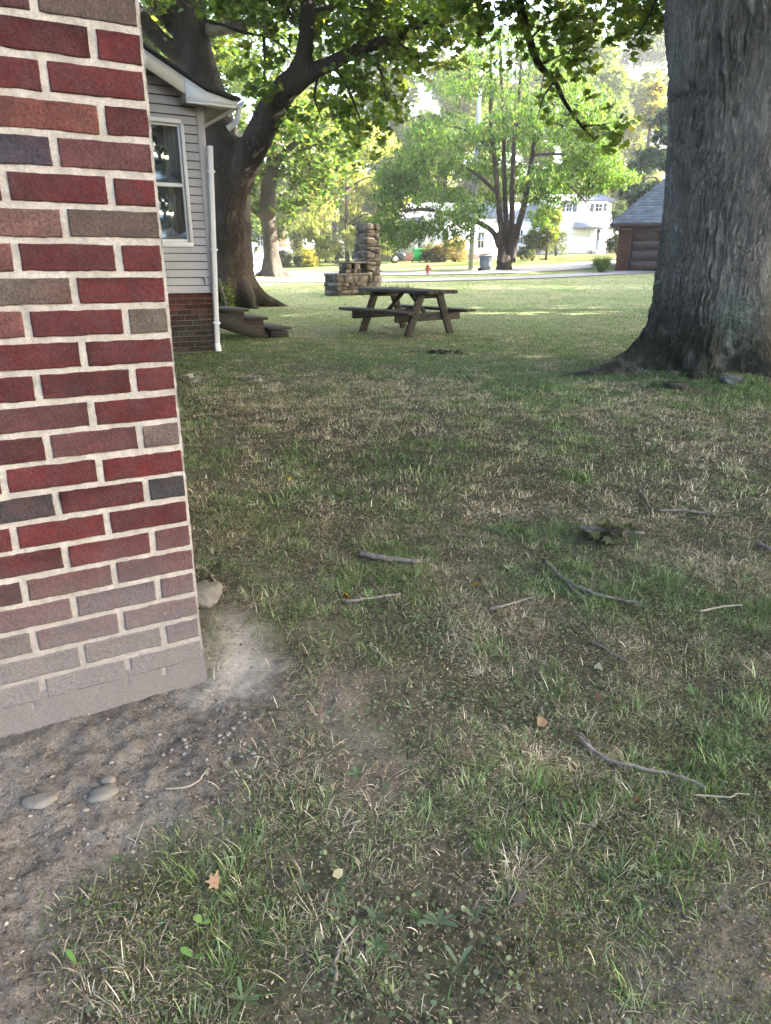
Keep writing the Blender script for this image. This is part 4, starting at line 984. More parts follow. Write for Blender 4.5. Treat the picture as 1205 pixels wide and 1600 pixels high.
# ---- the feathery clump tree beyond the lane
T3 = 44.; p0 = at(785, 425, T3); t3 = thing('clump_tree', 'bright green feathery tree with several stems rising from one base', 'tree', (p0[0], p0[1], float(G(*p0[:2]))))
m = MB()
tubeP(m, [(786, 440, T3), (785, 424, T3), (786, 410, T3), (787, 398, T3)], (.8, .56, .42, .36))
for L, r in (([(780, 410, T3-.2), (781, 370, T3-.2), (776, 313, T3-.2), (770, 255, T3-.2), (763, 180, T3), (762, 60, T3)], (.26, .20, .165, .14, .12, .06)), ([(787, 400, T3), (789, 360, T3), (785, 290, T3), (783, 210, T3), (779, 120, T3), (775, 40, T3)], (.22, .17, .135, .12, .10, .05)),
             ([(793, 400, T3), (797, 345, T3+.2), (797, 292, T3+.2), (800, 220, T3+.2), (808, 140, T3+.2), (811, 40, T3)], (.22, .17, .145, .13, .11, .06)), ([(796, 408, T3), (802, 372, T3), (817, 313, T3), (827, 250, T3), (836, 180, T3), (850, 90, T3)], (.26, .21, .175, .14, .10, .05)),
             ([(778, 385, T3), (768, 362, T3-.3), (743, 346, T3-.6), (701, 334, T3-1), (660, 327, T3-1.3), (620, 330, T3-1.6)], (.2, .17, .15, .13, .10, .05)), ([(772, 300, T3), (740, 270, T3-.5), (700, 255, T3-1), (650, 258, T3-1.5)], (.12, .09, .06, .03)), ([(825, 260, T3), (860, 270, T3-.5), (900, 300, T3-1), (930, 340, T3-1)], (.12, .09, .06, .03)), ([(770, 240, T3), (730, 205, T3), (690, 195, T3)], (.1, .07, .03)), ([(800, 200, T3), (860, 190, T3-1), (920, 215, T3-1)], (.1, .07, .03)), ([(830, 240, T3), (880, 240, T3), (940, 255, T3)], (.1, .06, .03))): tubeP(m, L, r, 12, .04)
tr = m.build('trunk', M['bark_brown'], t3, True); remesh(tr, .045, 1)
lc = []
TOP = [(590, 330), (600, 270), (640, 215), (675, 150), (710, 90), (760, 45), (820, 35), (880, 85), (930, 140), (958, 215), (965, 250), (950, 280)]
BOT = [(590, 360), (600, 385), (640, 375), (680, 365), (720, 375), (750, 350), (790, 300), (820, 330), (850, 350), (890, 335), (925, 300), (960, 270)]
tx, ty = zip(*TOP); bx_, by_ = zip(*BOT)
for k in range(760):
    px = rng.uniform(588, 972); a = np.interp(px, tx, ty); b = np.interp(px, bx_, by_); py = a+(b-a)*rng.uniform(0, 1)
    if fbm(px*.02, py*.028, 303, 3) < .40 and rng.uniform() < .8: continue
    if 772 < px < 828 and py > 300: continue
    frontal = 766 < px < 832 and py > 215
    p = at(px, py, T3+rng.uniform(.9 if frontal else -4.5, 4.5)*math.sqrt(max(.08, 1-((px-785)/205)**2))); r = rng.uniform(.4, .85); lc.append((*p, r*1.4, r*1.3, r*.55))
for px, py in [(598, 345), (622, 352), (645, 348), (648, 368), (668, 344), (690, 338), (695, 358), (712, 350), (722, 368), (735, 326), (740, 355), (660, 300), (610, 320), (700, 372), (676, 360)]:
    p = at(px, py, T3+rng.uniform(-3, 0)); lc.append((*p, .75, .7, .42))
m = MB(); P = cluster_pts(lc, 130, .1); V, F = leafverts(P, rng.uniform(.14, .26, len(P)), SLIM*np.array([1.25, 1]), 1.1, .45); m.add(V, F, np.repeat(leafcol(len(P), (.066, .13, .028), .35, (.14, .17, .04), .1), 4, 0)); m.build('crown', M['leaf_far'], t3)

# ---- trees farther back, each of its own kind
def back_tree(name, label, px, Y, ytop, ybot, hwpx, colr, n, ls, tmpl=KITE, droop=.4, seed=1, alt=None, conical=False, stems=1):
    c0 = at(px, ybot, Y); g = float(G(c0[0], Y)); zt = at(px, ytop, Y)[2]; zb = max(at(px, ybot, Y)[2], g+.3)
    hw = hwpx/1085*(Y*.95); b = thing(name, label, 'tree', (c0[0], Y, g), 'trees beyond the road')
    m = MB()
    for s in range(stems):
        o = (s-(stems-1)/2)*.6
        P = catmull([(c0[0]+o*.3, Y, g-.2), (c0[0]+o, Y, g+(zb-g)*.6+.5), (c0[0]+o*1.8, Y, zb+(zt-zb)*.4), (c0[0]+o*2.2, Y, zb+(zt-zb)*.85)], 5); V, F = tube(P, np.linspace(.028*(zt-g)**.9/stems**.5, .04, len(P)), 10, .05); m.add(V, F)
    for k in range(9):
        a = rng.uniform(0, 2*PI); f = rng.uniform(.15, .8); z0 = zb+(zt-zb)*f*.8; q = hw*(.8 if not conical else .7*(1-f))
        V, F = tube(catmull([(c0[0], Y, z0), (c0[0]+q*.5*math.cos(a), Y+q*.5*math.sin(a), z0+.08*(zt-zb)), (c0[0]+q*math.cos(a), Y+q*math.sin(a), z0+.06*(zt-zb))], 4), np.linspace(.09, .02, 9), 6); m.add(V, F)
    m.build('trunk', M['bark_brown'], b, True)
    lc = []; H = zt-zb
    for k in range(46):
        f = rng.uniform(0, 1); wv = (1-f)*.95+.05 if conical else math.sqrt(max(.05, 1-(2*f-.85)**2/1.35))
        a = rng.uniform(0, 2*PI); q = hw*wv*math.sqrt(rng.uniform(.1, 1)); r = hw*rng.uniform(.14, .30)*(1 if not conical else .8)
        lc.append((c0[0]+q*math.cos(a), Y+q*math.sin(a)*.8, zb+H*(.04+.93*f), r*1.2, r*1.2, r*.8))
    vol = sum(4.19*c[3]*c[4]*c[5] for c in lc); P = cluster_pts(lc, n/vol, .2)
    P = P[P[:, 2] > np.asarray(G(P[:, 0], P[:, 1]))+.1]
    m = MB(); V, F = leafverts(P, ls*rng.uniform(.7, 1.35, len(P)), tmpl, droop, .6); m.add(V, F, np.repeat(leafcol(len(P), colr, .25, alt, .15), len(tmpl), 0)); m.build('crown', M['leaf_far'], b); return b
YG = (.16, .20, .044); LGN = (.10, .15, .036); DG = (.045, .075, .035); PG = (.19, .215, .075)
back_tree('willow_tree', 'pale yellow-green drooping tree behind stone fireplace', 540, 60, 190, 398, 88, PG, 26000, .34, SLIM, 1.3, 1, (.22, .23, .07))
back_tree('broadleaf_tree', 'sunlit yellow-green tree rising above the roof of siding wing', 235, 34, -60, 330, 150, YG, 22000, .26, BROAD, .4, 2)
back_tree('broadleaf_tree', 'mid green tree far behind the forked maple trunk', 415, 78, 90, 380, 75, LGN, 16000, .42, KITE)
back_tree('broadleaf_tree', 'tall pale tree between willow and clump tree, farthest back', 645, 98, 170, 385, 70, PG, 16000, .5, KITE)
back_tree('broadleaf_tree', 'tall bright tree straight behind the stems of clump tree', 745, 104, 70, 380, 95, LGN, 18000, .5, KITE)
back_tree('broadleaf_tree', 'light green tree above roof of white two-storey house', 880, 84, 60, 345, 80, LGN, 36000, .42, KITE)
back_tree('broadleaf_tree', 'hazy yellowish tree right of white two-storey house', 975, 90, 100, 370, 65, YG, 26000, .45, KITE)
back_tree('spruce_tree', 'dark blue-green tree standing behind brick garage', 1022, 54, 168, 400, 58, (.028, .055, .042), 32000, .26, SLIM, .6, conical=False)
back_tree('broadleaf_tree', 'small orange-yellow tree above dark tree behind garage', 1012, 66, 120, 200, 16, (.24, .22, .045), 2600, .3, BROAD)
back_tree('broadleaf_tree', 'high tree showing over willow beneath the maple limb', 520, 110, 60, 370, 85, LGN, 16000, .5, KITE)
back_tree('broadleaf_tree', 'green tree right of huge grey trunk far beyond lawn', 1290, 62, 60, 400, 90, LGN, 12000, .4, KITE)
back_tree('broadleaf_tree', 'small leafy tree just right of clump tree trunk by far house', 852, 57, 318, 385, 24, YG, 5000, .2, KITE)
back_tree('broadleaf_tree', 'tall yellow-green tree in gap right of forked maple crown', 690, 88, 0, 380, 85, YG, 42000, .42, KITE)
back_tree('broadleaf_tree', 'tall light tree high behind clump tree top right', 850, 112, -10, 360, 95, YG, 44000, .5, KITE)
back_tree('broadleaf_tree', 'very tall pale tree behind orange-yellow tree by huge trunk', 960, 120, 20, 370, 85, LGN, 40000, .5, KITE)
back_tree('broadleaf_tree', 'tall green tree behind willow under forked maple limb', 590, 92, 10, 385, 80, LGN, 40000, .45, KITE)
back_tree('broadleaf_tree', 'sunlit tree behind smaller maple trunk, left of willow', 460, 66, 100, 385, 70, YG, 26000, .34, KITE)
# far wood that closes the view
P = np.stack([rng.uniform(-110, 110, 60000), rng.uniform(122, 150, 60000), np.zeros(60000)], 1); hh = 6+13*fbm(P[:, 0]*.06, P[:, 1]*.03, 401, 3)
P[:, 2] = G(P[:, 0], P[:, 1])+hh*rng.uniform(0, 1, 60000)**.8
m = MB(); V, F = leafverts(P, rng.uniform(.7, 1.4, len(P)), KITE, .3, .6); m.add(V, F, np.repeat(leafcol(len(P), PG, .25), 4, 0)); kind(m.build('far_wood', M['leaf_far']), 'stuff')
# ================================================================ BUILDINGS ACROSS THE ROAD
class House:
    """a house whose front faces the camera, laid out in metres from its own front plane"""
    def __init__(s, name, label, cat, Y, dep): s.Y = Y; s.dep = dep; s.n = name; s.l = label; s.c = cat; s.root = None
    def xz(s, px, py): p = at(px, py, s.Y); return p[0], p[2]
    def start(s, x, z): s.root = thing(s.n, s.l, s.c, (x, s.Y, z)); return s
    def bx(s, mb, x0, x1, y0, y1, z0, z1, bev=0, c=(1, 1, 1)): V, F = box(((x0+x1)/2, s.Y+(y0+y1)/2, (z0+z1)/2), (x1-x0, y1-y0, z1-z0), bev=bev); mb.add(V, F, c)
    def part(s, name, mat, boxes, parent=None, bev=.01):
        m = MB(); [s.bx(m, *b, bev=bev) for b in boxes]; return m.build(name, mat, parent or s.root)
    def gable(s, x0, x1, y0, y1, ze, zr, mat, ov=.35, th=.12):
        m = MB(); ym = (y0+y1)/2; Y = s.Y; k = (zr-ze)/(ym-y0); zo = ze-ov*k
        pr = [(y0-ov, zo), (ym, zr), (y1+ov, zo), (y1+ov, zo+th), (ym, zr+th), (y0-ov, zo+th)]
        A = [(x0-ov, Y+a, b) for a, b in pr]; B = [(x1+ov, Y+a, b) for a, b in pr]; n = 6
        m.add(A+B, [np.array([[i, (i+1) % n, (i+1) % n+n, i+n] for i in range(n)]), np.array([[0, 1, 4, 5], [1, 2, 3, 4], [11, 10, 7, 6], [10, 9, 8, 7]])]); o = m.build('roof', mat, s.root)
        [MB().add([(xe, Y+y0, ze), (xe, Y+y1, ze), (xe, Y+ym, zr-.02)], np.array([[0, 2, 1]])).build('gable_end', M['housewhite'], s.root) for xe in (x0, x1)]; return o
    def window(s, x0, x1, z0, z1, yf=0., shutters=False, mull=1):
        f = s.part('window', M['white'], [(x0-.08, x1+.08, yf-.06, yf-.002, z1, z1+.09), (x0-.08, x1+.08, yf-.06, yf-.002, z0-.09, z0), (x0-.08, x0, yf-.06, yf-.002, z0, z1), (x1, x1+.08, yf-.06, yf-.002, z0, z1)] + [(x0+(x1-x0)*(k+1)/(mull+1)-.02, x0+(x1-x0)*(k+1)/(mull+1)+.02, yf-.05, yf-.012, z0, z1) for k in range(mull)]+[(x0, x1, yf-.048, yf-.014, (z0+z1)/2-.02, (z0+z1)/2+.02)])
        s.part('pane', M['pane'], [(x0, x1, yf-.010, yf-.003, z0, z1)], f, 0)
        if shutters:
            for a, b in ((x0-.5, x0-.12), (x1+.12, x1+.5)): s.part('shutter', M['greyplastic'], [(a, b, yf-.04, yf-.003, z0-.05, z1+.05)])

M['roof_dark'] = simple('charcoal_shingles', (.16, .165, .19), .9, .2, 20, .4, 60, .01)
# white two-storey house, right
h = House('white_house', 'white two-storey house with garage and porch roof right of clump tree', 'house', 70, 9)
X = lambda px: h.xz(px, 350)[0]
Z = lambda py: h.xz(905, py)[1]
zg_ = float(G(X(905), 70)); dz = max(0, 0)
h.start(X(905), zg_)
h.part('wall', M['housewhite'], [(X(858), X(949), 0, 9, zg_-.6, Z(311))], None, 0)
h.gable(X(858), X(949), 0, 9, Z(312), Z(297), M['roof_dark'])
m = MB(); xa, xb = X(893), X(951); m.add([(xa, 70-1.5, Z(353)), (xb, 70-1.5, Z(353)), (xb, 70-.003, Z(345)), (xa, 70-.003, Z(345)), (xa, 70-1.5, Z(356)), (xb, 70-1.5, Z(356)), (xb, 70-.003, Z(356)), (xa, 70-.003, Z(356))], np.array([[0, 1, 2, 3], [4, 7, 6, 5], [0, 4, 5, 1], [1, 5, 6, 2], [3, 7, 4, 0]])); m.build('porch_roof', M['roof_dark'], h.root)
gd = h.part('garage_door', M['housewhite'], [(X(875), X(919), -.05, -.004, zg_+k*.55+.02, zg_+k*.55+.55) for k in range(4)], None, .02)
h.part('door_trim', M['white'], [(X(873), X(875), -.08, -.003, zg_, zg_+2.3), (X(919), X(921), -.08, -.003, zg_, zg_+2.3), (X(873), X(921), -.08, -.003, zg_+2.3, zg_+2.42)])
fd = h.part('door', simple('grey_blue_door', (.16, .2, .25), .5, .1), [(X(930), X(937), -.05, -.004, zg_+.35, zg_+2.35)])
h.part('pane', M['pane'], [(X(932), X(935), -.06, -.052, zg_+1.2, zg_+2.1)], fd, 0)
h.part('porch_post', M['white'], [(X(941), X(943.5), -1.4, -1.2, zg_, Z(356))]); h.part('porch_post', M['white'], [(X(922), X(924), -1.4, -1.2, zg_, Z(356))])
h.part('steps', M['concrete'], [(X(926), X(947), -1.6, -.004, zg_-.3, zg_+.3), (X(924), X(949), -2., -1.6, zg_-.3, zg_+.13)])
h.window(X(925), X(935), Z(328), Z(317), shutters=True); h.window(X(880), X(888), Z(328), Z(317), shutters=True)
# low wing behind on the right
h2 = House('low_house', 'low cream house wing with grey roof beyond white two-storey house', 'house', 78, 8)
X2 = lambda px: h2.xz(px, 350)[0]; Z2 = lambda py: h2.xz(955, py)[1]
h2.start(X2(965), float(G(X2(965), 78))); h2.part('wall', M['housepink'], [(X2(944), X2(1010), 0, 8, float(G(X2(965), 78))-.5, Z2(346))], None, 0); h2.gable(X2(944), X2(1010), 0, 8, Z2(346), Z2(330), M['roofgrey']); h2.window(X2(955), X2(960), Z2(370), Z2(356))
fe = MB(); fx0, fx1 = at(946, 388, 68)[0], at(985, 388, 68)[0]
for k in range(int((fx1-fx0)/.15)):
    x = fx0+k*.15; V, F = box((x, 68, float(G(x, 68))+.6+rng.normal(0, .02)), (.135, .025, 1.35), bev=.005); fe.add(V, F)
fo_ = fe.build('board_fence', M['fencewood']); recenter(fo_); tag(fo_, 'brown board fence between white two-storey house and brick garage', 'fence')
bush_later = []
# middle house behind the clump tree's left side
h = House('white_house', 'long white house behind left side of clump tree, porch columns in front', 'house', 64, 9)
X = lambda px: h.xz(px, 380)[0]; Z = lambda py: h.xz(680, py)[1]; zg_ = float(G(X(690), 64))
h.start(X(690), zg_); h.part('wall', M['housewhite'], [(X(612), X(778), 0, 9, zg_-.6, Z(340))], None, 0); h.gable(X(612), X(778), 0, 9, Z(340), Z(312), M['roof_dark'])
rb_ = simple('red_base', (.22, .12, .10), .9, .2, 20); h.part('foundation', rb_, [(X(613), X(642), -.06, -.003, zg_-.3, zg_+.55)]); h.part('foundation', rb_, [(X(700), X(760), -.06, -.003, zg_-.3, zg_+.5)])
for px in (646, 661, 676): h.part('porch_column', M['white'], [(X(px)-.12, X(px)+.12, -1.7, -1.46, zg_-.1, Z(345))])
m = MB(); xa, xb = X(640), X(684); m.add([(xa, 64-1.9, Z(346)), (xb, 64-1.9, Z(346)), (xb, 64-.003, Z(338)), (xa, 64-.003, Z(338)), (xa, 64-1.9, Z(349)), (xb, 64-1.9, Z(349)), (xb, 64-.003, Z(349)), (xa, 64-.003, Z(349))], np.array([[0, 1, 2, 3], [4, 7, 6, 5], [0, 4, 5, 1], [1, 5, 6, 2], [3, 7, 4, 0]])); m.build('porch_roof', M['roof_dark'], h.root)
h.window(X(744), X(753), zg_+1., zg_+2.2); h.window(X(622), X(631), zg_+1., zg_+2.2); h.window(X(704), X(712), zg_+1., zg_+2.2); h.window(X(690), X(698), zg_+1., zg_+2.2)
h.part('door', M['greyplastic'], [(X(651), X(657), -.05, -.004, zg_+.1, zg_+2.2)])
h = House('blue_house', 'pale blue-white house just right of clump tree stems', 'house', 74, 8)
X = lambda px: h.xz(px, 380)[0]; Z = lambda py: h.xz(825, py)[1]; zg_ = float(G(X(825), 74))
h.start(X(825), zg_); h.part('wall', simple('pale_blue_siding', (.55, .62, .70), .6, .04, 2, 0), [(X(796), X(851), 0, 8, zg_-.6, Z(338))], None, 0); h.gable(X(796), X(851), 0, 8, Z(338), Z(312), M['roofgrey']); h.window(X(806), X(813), zg_+1, zg_+2.2); h.window(X(838), X(845), zg_+1, zg_+2.2)
# house on the left behind the second maple
h = House('garage_house', 'pale house with tan garage panels behind conical shrub', 'house', 76, 8)
X = lambda px: h.xz(px, 380)[0]; Z = lambda py: h.xz(440, py)[1]; zg_ = float(G(X(440), 76))
h.start(X(440), zg_); h.part('wall', M['housewhite'], [(X(385), X(478), 0, 8, zg_-.8, Z(352))], None, 0); h.gable(X(385), X(478), 0, 8, Z(352), Z(332), M['roofgrey'])
for a, b in ((433, 446), (449, 461)): h.part('garage_door', M['tanpanel'], [(X(a), X(b), -.06, -.004, Z(387)+(Z(359)-Z(387))*k/4+.02, Z(387)+(Z(359)-Z(387))*(k+1)/4) for k in range(4)])
h.window(X(400), X(408), Z(385), Z(370))

# ---- brick garage with hipped roof
GYd = 42.; g0 = at(958, 424, GYd); gx0 = g0[0]; gg = float(G(gx0+3, GYd))-.02; gx1 = gx0+7.2
ga = thing('brick_garage', 'red brick garage with brown panelled door and steep grey hipped roof', 'garage', (gx0, GYd, gg))
ze = at(985, 348, GYd)[2]; dx0 = at(980.5, 400, GYd)[0]; dx1 = dx0+4.9; dzt = at(985, 357, GYd)[2]
def brickrun(x0, x1, y, z0, z1):
    bw = MB(); bws.append(bw)
    z = z0; r = 0
    while z < z1-.03:
        s = x0 - (.1 if r % 2 else 0)
        while s < x1:
            a, b = max(s, x0), min(s+.195, x1)
            if b-a > .03:
                V, F = box(((a+b)/2, y, z+.031), (b-a, .03, .058), bev=.004); bw.add(V, F, np.array([.10, .042, .032])*rng.uniform(.45, 1.35))
            s += .205
        z += .068; r += 1
bws = []
brickrun(gx0, dx0-.06, GYd-.012, gg-.1, dzt+.02); brickrun(gx0, gx0+7.2, GYd-.012, dzt+.09, ze); brickrun(dx1+.06, gx0+7.2, GYd-.012, gg-.1, dzt+.02)
cm = MB(); V, F = box((gx0+(dx0-gx0)/2-.03, GYd+.15, (gg+ze)/2-.1), (dx0-gx0-.08, .3, ze-gg), bev=0); cm.add(V, F); V, F = box((gx0+3.6, GYd+.17, (dzt+.09+ze)/2), (7.16, .3, ze-dzt-.09)); cm.add(V, F)
V, F = box(((dx1+gx0+7.2)/2, GYd+.15, (gg+ze)/2-.1), (gx0+7.2-dx1-.1, .3, ze-gg)); cm.add(V, F); V, F = box((gx0+.14, GYd+3.6, (gg+ze)/2-.1), (.25, 6.6, ze-gg)); cm.add(V, F); V, F = box((gx0+7.06, GYd+3.6, (gg+ze)/2-.1), (.25, 6.6, ze-gg)); cm.add(V, F); V, F = box((gx0+3.6, GYd+7., (gg+ze)/2-.1), (7.16, .3, ze-gg)); cm.add(V, F)
gw = cm.build('wall', simple('brown_mortar', (.20, .15, .125), .95, .2, 20), ga); [q_b.build('brickwork', M['brick_far'], gw) for q_b in bws]
dr = MB(); npn = 4; hgt = (dzt-gg)/npn
for k in range(npn):
    V, F = box(((dx0+dx1)/2, GYd+.14, gg+hgt*(k+.5)), (dx1-dx0, .04, hgt-.02), bev=.008); dr.add(V, F)
    for q in range(6):
        w_ = (dx1-dx0)/6; V, F = box((dx0+w_*(q+.5), GYd+.112, gg+hgt*(k+.5)), (w_-.16, .025, hgt-.2), bev=.012); dr.add(V, F)
gdoor = dr.build('garage_door', M['brown'], ga)
hm = MB(); V, F = box(((dx0*.6+dx1*.4), GYd+.095, gg+hgt*1.9), (.05, .03, .16), bev=.008); hm.add(V, F); hm.build('handle', M['metal'], gdoor)
m = MB(); V, F = box((dx0-.03, GYd+.02, (gg+dzt)/2), (.055, .09, dzt-gg), bev=.005); m.add(V, F); V, F = box(((dx0+dx1)/2, GYd+.02, dzt+.045), (dx1-dx0+.12, .09, .085), bev=.005); m.add(V, F); m.build('door_frame', M['brown'], ga)
ov = .5; zl = ze+.02; a0, a1, b0, b1 = gx0-ov, gx1+ov, GYd-ov, GYd+7.2+ov; hgtR = 4.0; zc_ = zl+hgtR; mx, my = (a0+a1)/2, (b0+b1)/2
rf = MB()
def roofface(p, q, ap, nrow=26):
    p, q, ap = map(np.array, (p, q, ap)); n_ = np.cross(q-p, ap-p); n_ = n_/np.linalg.norm(n_)
    for k in range(nrow):
        f0, f1 = k/nrow, min(1, (k+1.15)/nrow); A = p+(ap-p)*f0; B = q+(ap-q)*f0; Cc = q+(ap-q)*f1; Dd = p+(ap-p)*f1
        nb = max(2, int(np.linalg.norm(B-A)/.33)); 
        for s in range(nb):
            u0, u1 = s/nb, (s+1)/nb
            rf.add([A+(B-A)*u0+n_*.022, A+(B-A)*u1+n_*.022, Dd+(Cc-Dd)*u1, Dd+(Cc-Dd)*u0, A+(B-A)*u0, A+(B-A)*u1], [np.array([[0, 1, 2, 3], [4, 5, 1, 0]])], np.ones(3)*rng.uniform(.72, 1.2))
ap = (mx, my, zc_)
for p, q in (((a0, b0, zl), (a1, b0, zl)), ((a1, b0, zl), (a1, b1, zl)), ((a1, b1, zl), (a0, b1, zl)), ((a0, b1, zl), (a0, b0, zl))): roofface(p, q, ap)
rf.add([(a0, b0, zl-.01), (a1, b0, zl-.01), (a1, b1, zl-.01), (a0, b1, zl-.01), ap], [np.array([[3, 2, 1, 0]])])
rf.build('roof', M['roofgrey'], ga)
m = MB(); V, F = box((mx, b0+.012, zl-.075), (a1-a0, .025, .13), bev=.004); m.add(V, F); V, F = box((a0+.012, my, zl-.075), (.025, b1-b0-.06, .13), bev=.004); m.add(V, F); m.build('fascia', M['brown'], ga); ga.rotation_euler = (0, 0, R(-21))

# ================================================================ SMALL THINGS BEYOND THE LANE
# fire hydrant
Hy = 38.2; hp = at(666, 430, Hy); hz = float(G(hp[0], Hy)); hy = thing('fire_hydrant', 'red fire hydrant on the roadside grass beyond picnic table', 'fire hydrant', (hp[0], Hy, hz))
m = MB(); V, F = lathe([(.15, -.02), (.15, .04), (.105, .05), (.105, .46), (.135, .47), (.135, .52), (.11, .53)], 18, (hp[0], Hy, hz)); m.add(V, F); m.build('barrel', M['red'], hy, True)
m = MB(); V, F = lathe([(.135, .525), (.13, .57), (.10, .63), (.05, .67), (.03, .675), (.03, .73), (.0, .735)], 18, (hp[0], Hy, hz)); m.add(V, F); m.build('bonnet', simple('dull_red', (.33, .07, .05), .6, .2), hy, True)
for dx, dy, r, L in ((-1, 0, .055, .20), (1, 0, .055, .20), (0, -1, .075, .2)):
    m = MB(); V, F = tube(np.array([[hp[0], Hy, hz+.38], [hp[0]+dx*L*.8, Hy+dy*L*.8, hz+.38], [hp[0]+dx*L*.8, Hy+dy*L*.8, hz+.38], [hp[0]+dx*L, Hy+dy*L, hz+.38]])+np.array([[0, 0, 0], [0, 0, 0], [dx*.001, dy*.001, 0], [0, 0, 0]]), [r*.8, r*.8, r, r], 12); m.add(V, F); m.build('nozzle', M['red'], hy)
hy.scale = (.8, .8, .8)
# utility pole
Py = gpx(733, 420)[1]; pp = at(733, 420, Py); pz = float(G(pp[0], Py)); po = MB(); V, F = tube([(pp[0], Py, pz-.2), (pp[0]+.05, Py, pz+5), (pp[0]+.1, Py, pz+11.)], [.16, .14, .11], 16); po.add(V, F)
pole = thing('utility_pole', 'pale utility pole rising left of clump tree', 'pole', (pp[0], Py, pz)); po.build('post', M['concrete'], pole, True)
m = MB(); V, F = box((pp[0]+.1, Py-.14, pz+10.3), (2.2, .1, .12), bev=.01); m.add(V, F); m.build('crossarm', M['fencewood'], pole)
# wheeled bins
def wheelie(name, label, px, py, Y, w, hgt, lidopen, mat, rz):
    p = at(px, py, Y); z = float(G(p[0], Y)); b = thing(name, label, 'bin', (p[0], Y, z)); Rz = rotz(rz)
    def T(V): return V @ Rz.T+np.array([p[0], Y, z])
    a, t_ = w*.40, w*.5; m = MB(); Vb = np.array([(-a, -a, .08), (a, -a, .08), (a, a, .08), (-a, a, .08), (-t_, -t_, hgt), (t_, -t_, hgt), (t_, t_*1.1, hgt), (-t_, t_*1.1, hgt)])
    m.add(T(Vb), np.array([[3, 2, 1, 0], [0, 1, 5, 4], [1, 2, 6, 5], [2, 3, 7, 6], [3, 0, 4, 7], [4, 5, 6, 7]])); V, F = box((0, 0, hgt-.03), (w+.05, w+.08, .06), bev=.015); m.add(T(V), F); m.build('body', mat, b)
    m = MB(); rx = R(-lidopen); c, s = math.cos(rx), math.sin(rx); Rm = np.array([[1, 0, 0], [0, c, -s], [0, s, c]])
    V, F = box((0, -w*.52, .035), (w+.06, w*1.08, .05), bev=.02); V = V @ Rm.T+np.array([0, w*.52, hgt+.005]); m.add(T(V), F); m.build('lid', mat, b)
    for sx in (-1, 1):
        m = MB(); V, F = tube([(sx*w*.44, a+.02, .11), (sx*(w*.44+.06), a+.02, .11)], .11, 14); m.add(T(V), F); m.build('wheel', M['dark'], b)
    m = MB(); V, F = tube([(-w*.4, t_*1.1+.08, hgt-.06), (w*.4, t_*1.1+.08, hgt-.06)], .018, 8); m.add(T(V), F)
    for sx in (-1, 1): V, F = tube([(sx*w*.36, t_*1.05, hgt-.06), (sx*w*.36, t_*1.1+.08, hgt-.06)], .015, 6); m.add(T(V), F)
    m.build('handle', mat, b); return b
wheelie('wheelie_bin', 'dark grey wheelie bin on roadside next to clump tree', 756, 423, gpx(756, 423)[1], .56, .86, 8, M['greyplastic'], R(60))
wheelie('wheelie_bin', 'bright green wheelie bin in front of the long white house', 649.5, 404, 60., .62, 1.0, 0, M['greenplastic'], R(20))
# parked car
cp = at(600, 403, 60.); cz = float(G(cp[0], 60.)); car = thing('parked_car', 'small dark parked car just right of stone fireplace chimney', 'car', (cp[0]-.6, 60., cz))
def carbox(prof, w0, mat, name, par, z=0, yo=0):
    pr = np.array(prof); n = len(pr); A = np.stack([cp[0]-.6+pr[:, 0], np.full(n, 60.-w0/2+yo), cz+pr[:, 1]+z], 1); B = A+np.array([0, w0, 0]); m = MB()
    m.add(np.concatenate([A, B]), [np.arange(n)[None], (np.arange(n)[::-1]+n)[None], np.array([[i, i+n, (i+1) % n+n, (i+1) % n] for i in range(n)])]); return m.build(name, mat, par)
body = carbox([(-2.1, .30), (-1.75, .28), (-1.65, .55), (-1.3, .62), (-1.0, .52), (-.9, .26), (.9, .26), (1.0, .52), (1.3, .62), (1.62, .55), (1.72, .28), (2.12, .32), (2.16, .62), (2.0, .82), (1.15, .92), (.5, 1.36), (.2, 1.43), (-.95, 1.43), (-1.35, 1.35), (-1.85, .95), (-2.12, .9)], 1.7, M['carpaint'], 'body', car)
bv = body.modifiers.new('round', 'BEVEL'); bv.width = .07; bv.segments = 3; bv.limit_method = 'ANGLE'
for yo in (-.853, .853): carbox([(1.0, .95), (.5, 1.28), (.2, 1.34), (-.15, 1.35), (-.15, .95)], .008, M['pane'], 'window', car, 0, yo); carbox([(-.25, .95), (-.25, 1.35), (-.9, 1.34), (-1.25, 1.26), (-1.6, .97)], .008, M['pane'], 'window', car, 0, yo)
for sx in (-1.32, 1.32):
    for yo in (-.80, .80):
        m = MB(); V, F = tube([(cp[0]-.6+sx, 60.+yo-.1, cz+.32), (cp[0]-.6+sx, 60.+yo+.1, cz+.32)], .32, 20); m.add(V, F); wo = m.build('wheel', M['dark'], car); m = MB(); V, F = tube([(cp[0]-.6+sx, 60.+yo-.108, cz+.32), (cp[0]-.6+sx, 60.+yo+.108, cz+.32)], .19, 14); m.add(V, F); m.build('rim', M['metal'], wo)
for yo in (-.6, .6): m = MB(); V, F = box((cp[0]-.6+2.10, 60+yo, cz+.66), (.12, .32, .14), bev=.03); m.add(V, F); m.build('headlight', M['white'], car)

